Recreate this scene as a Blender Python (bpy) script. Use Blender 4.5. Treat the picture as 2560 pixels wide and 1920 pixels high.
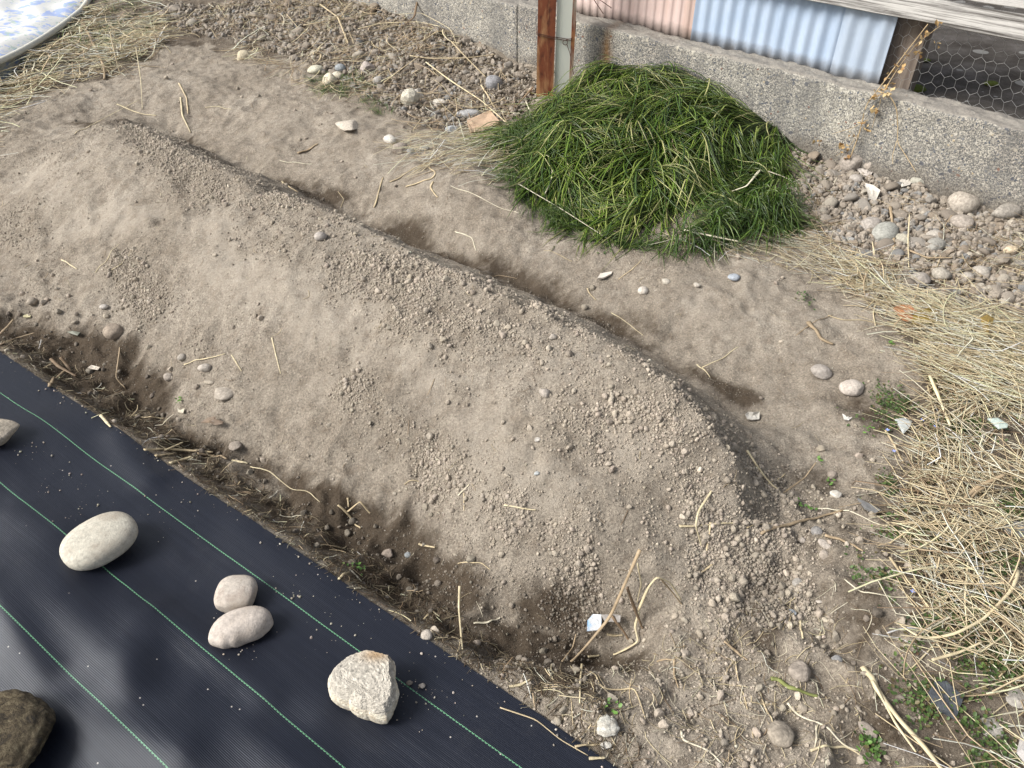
import bpy, bmesh, math
import numpy as np
from mathutils import Vector
C = bpy.context.scene
for o in list(bpy.data.objects): bpy.data.objects.remove(o)
rng = np.random.default_rng(7)

# ------------------------------------------------------------------ camera, sky, sun, exposure
FPX, TH, CH = 1923.0, math.radians(40), 1.5
cd = bpy.data.cameras.new('camera'); cam = bpy.data.objects.new('camera', cd); C.collection.objects.link(cam)
cam.location = (0, 0, CH); cam.rotation_euler = (math.radians(50), 0, 0)
cd.sensor_width = 36; cd.lens = 36 * FPX / 2560; cd.clip_start = .02; cd.clip_end = 200
C.camera = cam
SUN_EL, SUN_AZ = math.radians(42), math.radians(194)   # azimuth counter-clockwise from +X, towards the sun
w = bpy.data.worlds.new('World'); C.world = w; w.use_nodes = True
nt = w.node_tree; nt.nodes.clear()
sky = nt.nodes.new('ShaderNodeTexSky'); sky.sky_type = 'NISHITA'; sky.sun_disc = False
sky.sun_elevation = SUN_EL; sky.sun_rotation = math.radians(90) - SUN_AZ
sky.air_density = 1.0; sky.dust_density = 4.0; sky.ozone_density = .6
hs = nt.nodes.new('ShaderNodeHueSaturation'); hs.inputs['Saturation'].default_value = .4
bg = nt.nodes.new('ShaderNodeBackground'); bg.inputs['Strength'].default_value = .105
wo = nt.nodes.new('ShaderNodeOutputWorld')
nt.links.new(sky.outputs[0], hs.inputs['Color']); nt.links.new(hs.outputs[0], bg.inputs[0]); nt.links.new(bg.outputs[0], wo.inputs[0])
sl = bpy.data.lights.new('sun', 'SUN'); sl.energy = 3.0; sl.angle = math.radians(24); sl.color = (1, .96, .90)
so = bpy.data.objects.new('sun', sl); C.collection.objects.link(so)
sd = Vector((math.cos(SUN_AZ) * math.cos(SUN_EL), math.sin(SUN_AZ) * math.cos(SUN_EL), math.sin(SUN_EL)))
so.rotation_euler = sd.to_track_quat('Z', 'Y').to_euler()
C.view_settings.view_transform = 'Standard'; C.view_settings.look = 'None'; C.view_settings.gamma = 1
C.view_settings.exposure = .55

# ------------------------------------------------------------------ pixel rays (source photo 2560 x 1920) to world points
CP = np.array([0, 0, CH])
_F = np.array([0, math.cos(TH), -math.sin(TH)]); _U = np.array([0, math.sin(TH), math.cos(TH)])
def ray(px, py): return np.array([(px - 1280) / FPX, 0, 0]) + _U * (960 - py) / FPX + _F
def at(px, py, z=0.0):
    d = ray(px, py); return CP + d * ((z - CH) / d[2])
WA = np.array([.7330, -.6802, 0]); WN = np.array([.6802, .7330, 0]); WD = 3.335    # wall line: along, away from camera, distance
def wallhit(px, py, d=0.0):
    r = ray(px, py); t = (WD + d - WN @ CP) / (WN @ r); p = CP + r * t
    return float(WA @ p), float(p[2])                                              # s, z
def sdz(s, d, z): return WA * s + WN * (WD + d) + np.array([0, 0, z])

# ------------------------------------------------------------------ noise, terrain
def vnoise(x, y, wl, seed):
    r = np.random.default_rng(seed).random((128, 128)); gx = x / wl + 40.3; gy = y / wl + 51.7
    ix = np.floor(gx).astype(int); iy = np.floor(gy).astype(int); fx = gx - ix; fy = gy - iy
    fx = fx * fx * (3 - 2 * fx); fy = fy * fy * (3 - 2 * fy)
    a = r[ix % 128, iy % 128]; b = r[(ix + 1) % 128, iy % 128]; c = r[ix % 128, (iy + 1) % 128]; d = r[(ix + 1) % 128, (iy + 1) % 128]
    return (a * (1 - fx) + b * fx) * (1 - fy) + (c * (1 - fx) + d * fx) * fy - .5
def fbm(x, y, wl, octv, seed, gain=.5):
    s = 0; a = 1
    for i in range(octv):
        c, sn = math.cos(i * 1.1 + seed), math.sin(i * 1.1 + seed)
        s = s + a * vnoise(x * c - y * sn, x * sn + y * c, wl / 2 ** i, seed + i); a *= gain
    return s
ctrl = [(301,318,.19),(440,380,.22),(602,457,.235),(810,544,.245),(1007,636,.25),(1192,717,.25),(1331,798,.245),(1493,868,.24),(1620,960,.23),(1736,1076,.19),(1828,1168,.14),(1880,1290,.05),
 (380,300,.0),(463,345,-.02),(648,430,-.02),(868,522,-.025),(1041,598,-.035),(1273,680,-.04),(1504,800,-.045),(1687,898,-.05),(1851,1020,-.045),(1950,1157,-.015),(1960,1260,-.01),
 (450,500,.20),(700,600,.22),(950,740,.22),(1250,940,.195),(1500,1105,.155),(1690,1245,.09),(620,760,.135),(950,950,.13),(1300,1160,.12),
 (100,430,.10),(200,560,.10),(300,700,.06),(600,880,.06),(900,1070,.045),(1200,1270,.035),(1480,1400,.025),(1700,1420,.02),(20,640,.01),
 (0,760,-.02),(200,880,-.05),(420,1030,-.055),(700,1180,-.055),(900,1300,-.065),(1041,1400,-.07),(1250,1540,-.075),(1420,1600,-.10),(1540,1620,-.11),(1640,1580,-.035),
 (0,889,0),(370,1130,0),(740,1390,0),(1091,1638,0),(1481,1920,0),(1180,1650,0.005),(1330,1650,.015),(1440,1710,.015),(1560,1710,0),(200,1400,0),(600,1700,0),(0,1800,0),
 (1700,1750,.01),(1900,1850,.015),(2000,1600,.005),(1850,1480,0),(2100,1400,.01),(2300,1600,.02),(2300,1300,.02),(2500,1800,.02),(2560,1000,.03),(2110,1200,-.01),
 (1300,560,.035),(1100,510,.04),(1700,720,.025),(2000,800,.01),(2200,900,.02),(900,400,.045),(700,300,.05),(500,200,.06),(280,230,.03),(100,320,.02),(0,420,.02),(0,550,.02),
 (1000,60,.16),(1150,110,.13),(1300,185,.09),(700,40,.14),(450,20,.12),(600,130,.07),(830,225,.05),(1040,310,.045),(1250,330,.035),(0,60,.04),(200,30,.08),
 (2000,385,.055),(2250,460,.06),(2560,560,.07),(2200,600,.05),(2450,700,.05),(2100,650,.03),(2560,850,.04),(1500,350,.04),(1800,450,.03)]
CW = np.array([at(*c) for c in ctrl])
ext = [(-7,4,.03),(-6,8,.1),(-2,8,.12),(3,6,.05),(6,2,.04),(4,0,.03),(0,-1.5,0),(-4,-1,0),(-6,1,.02),(0,6.5,.1),(5,6,.05)]
CW = np.vstack([CW, np.array(ext, float)])
def _phi(r2): return .5 * r2 * np.log(np.maximum(r2, 1e-12))
_n = len(CW); _D = ((CW[:, None, :2] - CW[None, :, :2]) ** 2).sum(-1)
_A = np.zeros((_n + 3, _n + 3)); _A[:_n, :_n] = _phi(_D) + np.eye(_n) * .0003
_A[:_n, _n] = 1; _A[:_n, _n + 1:] = CW[:, :2]; _A[_n, :_n] = 1; _A[_n + 1:, :_n] = CW[:, :2].T
_S = np.linalg.solve(_A, np.concatenate([CW[:, 2], np.zeros(3)]))
def tps(x, y):
    out = np.empty(x.size); X = x.ravel(); Y = y.ravel()
    for i in range(0, x.size, 60000):
        a = X[i:i + 60000]; b = Y[i:i + 60000]
        out[i:i + 60000] = _phi((a[:, None] - CW[:, 0]) ** 2 + (b[:, None] - CW[:, 1]) ** 2) @ _S[:_n] + _S[_n] + a * _S[_n + 1] + b * _S[_n + 2]
    return out.reshape(x.shape)
# cloth frame: u along its edge, v across (positive under the sheet)
E0 = np.array([-1.62, 1.93]); EU = np.array([.8171, -.5764]); EV = np.array([-.5764, -.8171])
def uv(x, y): return (x - E0[0]) * EU[0] + (y - E0[1]) * EU[1], (x - E0[0]) * EV[0] + (y - E0[1]) * EV[1]
def bump(u, v, u0, v0, su, sv, a, rot=0.0):
    c, s = math.cos(rot), math.sin(rot); du = u - u0; dv = v - v0
    p = du * c + dv * s; q = -du * s + dv * c
    return a * np.exp(-(p / su) ** 2 - (q / sv) ** 2)
def dist_line(x, y, L):
    best = np.full(np.shape(x), 1e9)
    if len(L) == 1: return np.hypot(x - L[0, 0], y - L[0, 1])
    for a, b in zip(L[:-1], L[1:]):
        d = b - a; t = np.clip(((x - a[0]) * d[0] + (y - a[1]) * d[1]) / (d @ d), 0, 1)
        best = np.minimum(best, np.hypot(x - a[0] - t * d[0], y - a[1] - t * d[1]))
    return best
cloth_folds = [(np.array([at(*p, .03)[:2] for p in q]), wd, a) for q, wd, a in [([(480,1750),(620,1840),(760,1930)], .05, .010), ([(60,1290),(140,1340),(200,1420)], .06, .009), ([(700,1640),(800,1760)], .05, .008), ([(330,1480),(360,1600),(330,1720)], .045, .010), ([(300,1080),(330,1140),(372,1190)], .05, .013), ([(90,1490),(190,1560),(300,1680)], .09, .014),
 ([(400,1535),(500,1610),(660,1735)], .05, .017), ([(-40,1500),(20,1570),(100,1690)], .05, .021), ([(150,1790),(260,1830),(440,1890)], .06, .02), ([(620,1300),(800,1440)], .07, .008)]]
def cloth_z(x, y):
    u, v = uv(x, y)
    z = .012 + .018 * np.clip(v / .35, 0, 1) + .010 * np.sin(u * 2.2 + v * 1.5) * np.clip(v * 4, 0, 1)
    z = z + bump(u, v, .50, .12, .13, .30, .016, .3) + bump(u, v, 1.30, .42, .35, .07, .018, .12) + bump(u, v, .95, .44, .16, .1, .014, .5)
    z = z + bump(u, v, .55, .55, .08, .35, .024, -.3) + bump(u, v, .80, .62, .10, .3, .02, .25) + bump(u, v, 1.05, .72, .3, .07, .02, .05)
    for L, wd, a in cloth_folds: z = z + a * np.exp(-(dist_line(x, y, L) / wd) ** 2)
    z = z - bump(u, v, .62, .85, .16, .14, .03) + .005 * fbm(x, y, .16, 3, 91) * np.clip(v * 6, 0, 1)
    z = z + .004 * np.sin(u * 19 + 3 * fbm(x, y, .4, 2, 17)) * np.exp(-((v - .75) / .3) ** 2)
    return z
def in_cloth(x, y):
    u, v = uv(x, y); return (v > -.004) & (v < 1.3)
def axis(lo, hi, fine_lo, fine_hi, st):
    c = list(np.arange(fine_lo, fine_hi, st)); d = st
    while c[-1] < hi: d *= 1.13; c.append(c[-1] + d)
    d = st
    while c[0] > lo: d *= 1.13; c.insert(0, c[0] - d)
    return np.array(c)
gxs = axis(-40, 40, -4.0, 2.6, .0085); 
_y = [.45]; 
while _y[-1] < 6.6: _y.append(_y[-1] + .006 + .0013 * max(0, _y[-1] - 1))
_d = .012
while _y[-1] < 45: _d *= 1.13; _y.append(_y[-1] + _d)
_d = .006
while _y[0] > -20: _d *= 1.15; _y.insert(0, _y[0] - _d)
gys = np.array(_y)
cx = np.linspace(-4.6, 3.2, 390); cy = np.linspace(.2, 7.2, 350)      # the smooth form on a coarse grid, then interpolated
CXX, CYY = np.meshgrid(cx, cy); CZZ = tps(CXX, CYY)
def bil(xs, ys, Z, x, y):
    x = np.clip(x, xs[0], xs[-1] - 1e-6); y = np.clip(y, ys[0], ys[-1] - 1e-6)
    i = np.clip(np.searchsorted(xs, x, 'right') - 1, 0, len(xs) - 2); j = np.clip(np.searchsorted(ys, y, 'right') - 1, 0, len(ys) - 2)
    fx = (x - xs[i]) / (xs[i + 1] - xs[i]); fy = (y - ys[j]) / (ys[j + 1] - ys[j])
    return (Z[j, i] * (1 - fx) + Z[j, i + 1] * fx) * (1 - fy) + (Z[j + 1, i] * (1 - fx) + Z[j + 1, i + 1] * fx) * fy
def smooth(x, y): return bil(cx, cy, CZZ, x, y)
def place0(px, py):
    z = 0.0
    for _ in range(25):
        p = at(px, py, z); z = .5 * z + .5 * float(smooth(np.array([p[0]]), np.array([p[1]]))[0])
    return at(px, py, z)
def line(pts): return np.array([place0(*p)[:2] for p in pts])
def band(x, y, pts, wd, a=1.0): return a * np.exp(-(dist_line(x, y, pts) / wd) ** 2)
dark_soil_l = [(line([(0,800),(150,860),(280,900),(330,960)]), .10, 1.0), (line([(200,930),(370,1060),(520,1120)]), .07, .8), (line([(620,1130),(760,1200)]), .05, .7),
 (line([(760,1240),(900,1310),(1041,1400),(1150,1480)]), .085, 1.0), (line([(930,1430),(1150,1560),(1300,1600)]), .07, .8), (line([(1330,1500),(1480,1540)]), .06, .9),
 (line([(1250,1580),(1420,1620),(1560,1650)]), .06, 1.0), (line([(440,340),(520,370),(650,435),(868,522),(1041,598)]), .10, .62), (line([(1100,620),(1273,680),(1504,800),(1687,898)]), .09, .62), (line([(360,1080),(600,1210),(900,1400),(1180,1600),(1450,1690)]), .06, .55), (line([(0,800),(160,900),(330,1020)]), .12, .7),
 (line([(1700,900),(1880,990)]), .05, .5), (line([(1950,1150),(2060,1180)]), .06, .5), (line([(2140,1020),(2200,1080)]), .06, .4), (line([(150,300),(330,330)]), .08, .35),
 (line([(1950,1440),(1900,1560)]), .08, .35), (line([(2100,1500),(2150,1650),(2200,1800)]), .09, .5)]
def damp(x, y):  # darker soil: damp along the near furrow, plain dark tone along the far one
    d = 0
    for L, wd, a in dark_soil_l: d = np.maximum(d, band(x, y, L, wd, a))
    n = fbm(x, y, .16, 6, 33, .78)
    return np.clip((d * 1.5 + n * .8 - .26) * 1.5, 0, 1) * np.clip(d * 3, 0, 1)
rough_l = [(line([(0,760),(231,930),(463,1090),(810,1250),(1041,1440),(1300,1640),(1500,1660)]), .14), (line([(1500,1800),(1900,1800),(2050,1500),(2100,1300)]), .28)]
dust_l = [(line([(90,430),(180,540),(330,560)]), .10, 1.0), (line([(520,560),(600,700),(740,790)]), .10, 1.0), (line([(850,790),(980,850),(1100,950)]), .09, .9), (line([(1180,1040),(1250,1130),(1400,1200)]), .10, .9), (line([(620,930),(800,960)]), .07, .6), (line([(1560,1080),(1700,1200)]), .06, .7), (line([(1850,640),(1950,760),(2100,780)]), .12, .6), (line([(1000,500),(1200,600)]), .10, .5), (line([(1700,780),(1800,860)]), .10, .5)]
def dusty(x, y):
    d = 0
    for L, wd, a in dust_l: d = np.maximum(d, band(x, y, L, wd, a))
    return np.clip((d + .8 * fbm(x, y, .12, 6, 39, .8) - .25) * 1.5, 0, 1)
def rough(x, y):
    r = 0
    for L, wd in rough_l: r = np.maximum(r, band(x, y, L, wd))
    return r
heap_soil = []
crest_l = line([(301,318),(440,380),(602,457),(810,544),(1007,636),(1192,717),(1331,798),(1493,868),(1620,960),(1736,1076),(1828,1168)])
ffur_l = line([(400,315),(463,345),(648,430),(868,522),(1041,598),(1273,680),(1504,800),(1687,898),(1851,1020)])
nfur_l = line([(0,790),(200,900),(420,1040),(700,1200),(900,1310),(1041,1410),(1250,1540),(1420,1600),(1540,1610)])
def terrain(x, y):
    near = (x > -4.5) & (x < 3.1) & (y > .3) & (y < 7)
    nw = np.clip((x + 4.5) / .7, 0, 1) * np.clip((3.1 - x) / .5, 0, 1) * np.clip((7 - y) / .5, 0, 1); nw = nw * nw * (3 - 2 * nw); z = np.where(near, smooth(x, y) * nw + .03 * (1 - nw), .03)
    r = rough(x, y)
    z = z + (.030 + .010 * r) * fbm(x, y, .28, 3, 5, .5) + (.0065 + .014 * r) * fbm(x, y, .06, 4, 11, .62) + .0030 * fbm(x, y, .026, 2, 61, .8)
    z = z - (.012 + .016 * r) * (np.abs(fbm(x, y, .13, 3, 301, .6)) * 2.2 - .35)
    wob = .035 * fbm(x, y, .3, 3, 88)
    z = z + np.where(near, .030 * np.exp(-dist_line(x + wob, y + wob, crest_l) / .06) - .040 * np.exp(-(dist_line(x + wob, y, ffur_l) / .085) ** 2) - .035 * np.exp(-(dist_line(x, y + wob, nfur_l) / .10) ** 2), 0)
    fp = np.clip(fbm(x, y, .10, 2, 44) * 4 - .6, 0, 1); z = z + fp * .006 * (1 - r)
    u, v = uv(x, y); m = np.clip((v + .07) / .07, 0, 1) * (v < 1.6); m = m * m * (3 - 2 * m); m2 = np.clip((v - 0) / .03, 0, 1)
    return z * (1 - m) + (cloth_z(x, y) - .006 - .014 * m2 + .006 * (1 - m2) * fbm(x, y, .05, 3, 29)) * m
GX, GY = np.meshgrid(gxs, gys); GZ = terrain(GX, GY)
def ground(x, y): return bil(gxs, gys, GZ, np.asarray(x, float), np.asarray(y, float))
# grass heap over the ground, against the wall
back = [wallhit(px, py, -.03) for px, py in [(1330,215),(1400,215),(1450,190),(1520,182),(1600,188),(1690,200),(1780,226),(1870,290),(1925,335),(1985,372)]]
BS = np.array([b[0] for b in back]); BZ = np.array([b[1] for b in back]); BZ[0] = .05; BZ[-1] = .05
frt = [at(px, py, .04) for px, py in [(1300,330),(1275,390),(1330,460),(1410,510),(1500,540),(1600,575),(1700,585),(1790,560),(1850,520),(1910,450),(1950,400)]]
FS = np.array([WA @ p for p in frt]); FD = np.array([WD - WN @ p for p in frt]); _o = np.argsort(FS); FS = FS[_o]; FD = FD[_o]
def heap(x, y):
    s = x * WA[0] + y * WA[1]; q = WD - (x * WN[0] + y * WN[1])
    T = np.interp(s, BS, BZ, left=0, right=0); D = np.interp(s, FS, FD, left=.01, right=.01)
    T = np.maximum(T, .10 * np.clip(1 - ((s - FS[0] - .28) / .28) ** 2, 0, 1) )
    t = np.clip(q / np.maximum(D, .02), 0, 1)
    h = (T - .03) * np.clip(1 - t ** 2.0, 0, 1) ** .8
    h = np.where((q > -.01) & (q < D), np.maximum(h, 0), 0)
    return h * (1 + .55 * np.clip(t * 2.2, .12, 1) * fbm(x, y, .20, 3, 73))
def surf(x, y):
    x = np.asarray(x, float); y = np.asarray(y, float)
    z = ground(x, y); c = in_cloth(x, y); z = np.where(c, np.maximum(z, cloth_z(x, y)), z)
    return z + heap(x, y)
def put(px, py, up=0.0):
    d = ray(px, py); t0 = (.55 - CH) / d[2]; t1 = (-.15 - CH) / d[2]
    ts = np.linspace(t0, t1, 900); P = CP[None] + ts[:, None] * d[None]
    k = np.argmax(P[:, 2] <= surf(P[:, 0], P[:, 1]) + up)
    return P[k] if k > 0 else P[-1]

# ------------------------------------------------------------------ materials
def mat(name, rough_=.9, spec=.3):
    m = bpy.data.materials.new(name); m.use_nodes = True; b = m.node_tree.nodes['Principled BSDF']
    b.inputs['Roughness'].default_value = rough_; b.inputs['Specular IOR Level'].default_value = spec
    return m, m.node_tree, b
class NB:
    def __init__(s, t): s.t = t
    def n(s, kind, **kw):
        nd = s.t.nodes.new('ShaderNode' + kind)
        for k, v in kw.items():
            if k in nd.inputs.keys(): nd.inputs[k].default_value = v
            else: setattr(nd, k, v)
        return nd
    def l(s, a, b): s.t.links.new(a, b)
    def coord(s, scale=(1, 1, 1), rot=(0, 0, 0), obj=True):
        tc = s.n('TexCoord'); mp = s.n('Mapping'); mp.inputs['Scale'].default_value = scale; mp.inputs['Rotation'].default_value = rot
        s.l(tc.outputs['Object'], mp.inputs['Vector']); return mp.outputs['Vector']
    def noise(s, vec, sc, det=4, rg=.55, dist=0):
        n = s.n('TexNoise'); n.inputs['Scale'].default_value = sc; n.inputs['Detail'].default_value = det; n.inputs['Roughness'].default_value = rg; n.inputs['Distortion'].default_value = dist
        s.l(vec, n.inputs['Vector']); return n.outputs['Fac']
    def ramp(s, fac, stops, interp='LINEAR'):
        r = s.n('ValToRGB'); r.color_ramp.interpolation = interp; e = r.color_ramp.elements
        while len(e) < len(stops): e.new(.5)
        for k, (p, c) in enumerate(stops): e[k].position = p; e[k].color = (*c, 1) if len(c) == 3 else c
        s.l(fac, r.inputs['Fac']); return r.outputs['Color']
    def mix(s, fac, a, b, mode='MIX'):
        m = s.n('Mix'); m.data_type = 'RGBA'; m.blend_type = mode
        for sock, v in ((m.inputs[0], fac), (m.inputs[6], a), (m.inputs[7], b)):
            if isinstance(v, (int, float)): sock.default_value = v
            elif isinstance(v, tuple): sock.default_value = (*v, 1)
            else: s.l(v, sock)
        return m.outputs[2]
    def math(s, op, a, b=0.0, c=0.0):
        m = s.n('Math'); m.operation = op
        for i, v in enumerate((a, b, c)):
            if isinstance(v, (int, float)): m.inputs[i].default_value = v
            else: s.l(v, m.inputs[i])
        return m.outputs[0]
    def bump(s, h, dist, strength, nrm=None):
        b = s.n('Bump'); b.inputs['Distance'].default_value = dist; b.inputs['Strength'].default_value = strength; s.l(h, b.inputs['Height'])
        if nrm: s.l(nrm, b.inputs['Normal'])
        return b.outputs['Normal']
def soil_nodes(N, vec):
    n1 = N.noise(vec, 3, 5, .6); n2 = N.noise(vec, 25, 6, .7); n3 = N.noise(vec, 170, 4, .75)
    c = N.ramp(n1, [(.3, (.275, .237, .191)), (.5, (.332, .290, .238)), (.7, (.386, .342, .286))])
    c = N.mix(.55, c, N.ramp(n2, [(.28, (.21, .175, .145)), (.5, (.5, .5, .5)), (.75, (.74, .74, .74))]), 'OVERLAY')
    c = N.mix(.75, c, N.ramp(n3, [(.3, (.22, .22, .22)), (.5, (.5, .5, .5)), (.7, (.82, .82, .80))]), 'OVERLAY')
    return c
msoil, t, b = mat('dry_soil', .97, .15); N = NB(t); v = N.coord()
c = soil_nodes(N, v)
du_ = N.n('Attribute'); du_.attribute_name = 'dusty'; c = N.mix(N.math('MULTIPLY', N.math('MULTIPLY', du_.outputs['Fac'], .6), N.ramp(N.noise(v, 38, 6, .75), [(.38, (.25,) * 3), (.58, (1, 1, 1))])), c, N.ramp(N.noise(v, 12, 4), [(.3, (.385, .340, .283)), (.7, (.44, .395, .335))]))
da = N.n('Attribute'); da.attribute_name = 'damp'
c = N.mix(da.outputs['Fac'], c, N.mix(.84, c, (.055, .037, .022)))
vo = N.n('TexVoronoi'); vo.inputs['Scale'].default_value = 95; N.l(v, vo.inputs['Vector'])
fl = N.math('LESS_THAN', vo.outputs['Distance'], .16); sel = N.n('SeparateColor'); N.l(vo.outputs['Color'], sel.inputs[0])
fl = N.math('MULTIPLY', fl, N.math('GREATER_THAN', sel.outputs[0], .93))
c = N.mix(N.math('MULTIPLY', fl, .8), c, (.55, .52, .46)); N.l(c, b.inputs['Base Color'])
hh_ = N.math('MULTIPLY', N.noise(v, 110, 5, .75), N.math('SUBTRACT', 1.0, N.math('MULTIPLY', du_.outputs['Fac'], .3))); nr = N.bump(hh_, .010, .9); nr = N.bump(N.noise(v, 330, 3, .7), .004, .9, nr); N.l(nr, b.inputs['Normal'])

def attr_mat(name, rough_, spec, nscale=60, namt=.5, bsc=150, bd=.002, bs=.5, trans=0.0):
    m, t, b = mat(name, rough_, spec); N = NB(t); v = N.coord(); a = N.n('Attribute'); a.attribute_name = 'col'
    c = N.mix(namt, a.outputs['Color'], N.ramp(N.noise(v, nscale, 5, .65), [(.25, (.2, .2, .2)), (.5, (.5, .5, .5)), (.75, (.8, .8, .8))]), 'OVERLAY')
    N.l(c, b.inputs['Base Color']); N.l(N.bump(N.noise(v, bsc, 4, .6), bd, bs), b.inputs['Normal'])
    if trans:
        out = t.nodes['Material Output']; tr = N.n('BsdfTranslucent'); N.l(c, tr.inputs['Color']); mx = N.n('MixShader'); mx.inputs[0].default_value = trans
        N.l(b.outputs[0], mx.inputs[1]); N.l(tr.outputs[0], mx.inputs[2]); N.l(mx.outputs[0], out.inputs['Surface'])
    return m
mclod = attr_mat('soil_clod', .96, .12, 130, .5, 350, .002, .6)
mcob = attr_mat('cobble', .85, .25, 130, .55, 240, .0022, .7)
_t = mcob.node_tree; _b = _t.nodes['Principled BSDF']; N = NB(_t); _c = _b.inputs['Base Color'].links[0].from_socket; v = N.coord()
_c = N.mix(N.ramp(N.noise(v, 16, 6, .72), [(.48, (0, 0, 0)), (.66, (.55, .55, .55))]), _c, (.30, .245, .19)); _c = N.mix(N.ramp(N.noise(v, 60, 5, .8), [(.56, (0, 0, 0)), (.70, (.5, .5, .5))]), _c, (.20, .185, .165)); N.l(_c, _b.inputs['Base Color'])
mstone = attr_mat('stone', .85, .25, 110, .8, 200, .003, .7)
mstraw = attr_mat('dry_straw', .55, .4, 40, .35, 200, .001, .3, .12)
mgrass = attr_mat('green_blade', .30, .6, 30, .35, 90, .0005, .2, .18)
mleaf = attr_mat('leaf', .5, .4, 45, .5, 120, .001, .4, .15)
mplain = attr_mat('painted_scrap', .5, .4, 30, .4, 100, .001, .3)

# ------------------------------------------------------------------ mesh helpers
def link(o, parent=None):
    C.collection.objects.link(o)
    if parent: o.parent = parent
    return o
def tag(o, label=None, cat=None, group=None, kind=None):
    for k, v in (('label', label), ('category', cat), ('group', group), ('kind', kind)):
        if v: o[k] = v
    return o
def mesh(name, V, Fs, m, col=None, smooth_=True, parent=None, attrs=None):
    V = np.asarray(V, np.float32); me = bpy.data.meshes.new(name); me.vertices.add(len(V)); me.vertices.foreach_set('co', V.ravel())
    if not isinstance(Fs, (list, tuple)): Fs = [Fs]
    Fs = [np.asarray(f, np.int32) for f in Fs if len(f)]
    idx = np.concatenate([f.ravel() for f in Fs]); cnt = np.concatenate([np.full(len(f), f.shape[1], np.int32) for f in Fs])
    me.loops.add(len(idx)); me.loops.foreach_set('vertex_index', idx); me.polygons.add(len(cnt))
    st = np.concatenate([[0], np.cumsum(cnt)[:-1]]).astype(np.int32); me.polygons.foreach_set('loop_start', st)
    me.polygons.foreach_set('use_smooth', np.full(len(cnt), smooth_, bool)); me.update(calc_edges=True); me.validate()
    if col is not None:
        col = np.asarray(col, np.float32)
        if col.ndim == 1: col = np.repeat(col[None], len(V), 0)
        a = me.color_attributes.new('col', 'FLOAT_COLOR', 'POINT'); a.data.foreach_set('color', np.hstack([col, np.ones((len(V), 1), np.float32)]).ravel())
    for k, arr in (attrs or {}).items():
        a = me.attributes.new(k, 'FLOAT', 'POINT'); a.data.foreach_set('value', np.asarray(arr, np.float32).ravel())
    me.materials.append(m); o = bpy.data.objects.new(name, me); return link(o, parent)
def gridfaces(nr_, nc):
    i, j = np.meshgrid(np.arange(nr_ - 1), np.arange(nc - 1), indexing='ij'); a = (i * nc + j).ravel()
    return np.stack([a, a + 1, a + nc + 1, a + nc], 1)
def recentre(o, p):
    me = o.data; n = len(me.vertices); a = np.empty(n * 3, np.float32); me.vertices.foreach_get('co', a); a = a.reshape(-1, 3) - np.asarray(p, np.float32)
    me.vertices.foreach_set('co', a.ravel()); me.update(); o.location = tuple(float(q) for q in p); return o
def tubes(P, Rd, sides=4, flat=1.0, colr=None, cap=True):
    """P (n,k,3) paths, Rd (n,k) radii -> verts, quads, colours; flat < 1 squashes the section vertically."""
    n, k, _ = P.shape; T = np.gradient(P, axis=1); T /= np.linalg.norm(T, axis=2, keepdims=True) + 1e-9
    up = np.array([0, 0, 1.0]) + np.zeros_like(T); S = np.cross(T, up); ln = np.linalg.norm(S, axis=2, keepdims=True)
    S = np.where(ln > 1e-3, S / np.maximum(ln, 1e-3), np.array([1.0, 0, 0])); U = np.cross(S, T)
    ang = np.arange(sides) * 2 * np.pi / sides + (.5 if sides > 2 else 0)
    V = P[:, :, None, :] + Rd[:, :, None, None] * (np.cos(ang)[None, None, :, None] * S[:, :, None, :] + flat * np.sin(ang)[None, None, :, None] * U[:, :, None, :])
    V = V.reshape(-1, 3); base = (np.arange(n)[:, None, None] * k + np.arange(k - 1)[None, :, None]) * sides; j = np.arange(sides)[None, None, :]; j2 = (j + 1) % sides
    Fq = np.stack([base + j, base + j2, base + sides + j2, base + sides + j], -1).reshape(-1, 4)
    Cc = None if colr is None else np.repeat(colr, k * sides, 0)
    Fs = [Fq]
    if cap and sides == 4:
        b0 = np.arange(n)[:, None] * k * sides; Fs.append(np.concatenate([b0 + np.array([[3, 2, 1, 0]]), b0 + (k - 1) * sides + np.array([[0, 1, 2, 3]])]))
    elif cap:
        b0 = np.arange(n)[:, None] * k * sides; e = [b0 + np.arange(sides)[None, ::-1], b0 + (k - 1) * sides + np.arange(sides)[None]]
        Fs.append(np.concatenate(e))
    if sides == 2: Fs = [Fs[0][::2]]
    return V, Fs, Cc
def ico(sub):
    bm = bmesh.new(); bmesh.ops.create_icosphere(bm, subdivisions=sub, radius=1); bm.verts.ensure_lookup_table()
    V = np.array([v.co[:] for v in bm.verts]); Fa = np.array([[v.index for v in f.verts] for f in bm.faces]); bm.free(); return V, Fa
ICO = {k: ico(k) for k in (1, 2, 3, 4, 5, 6)}
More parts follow.
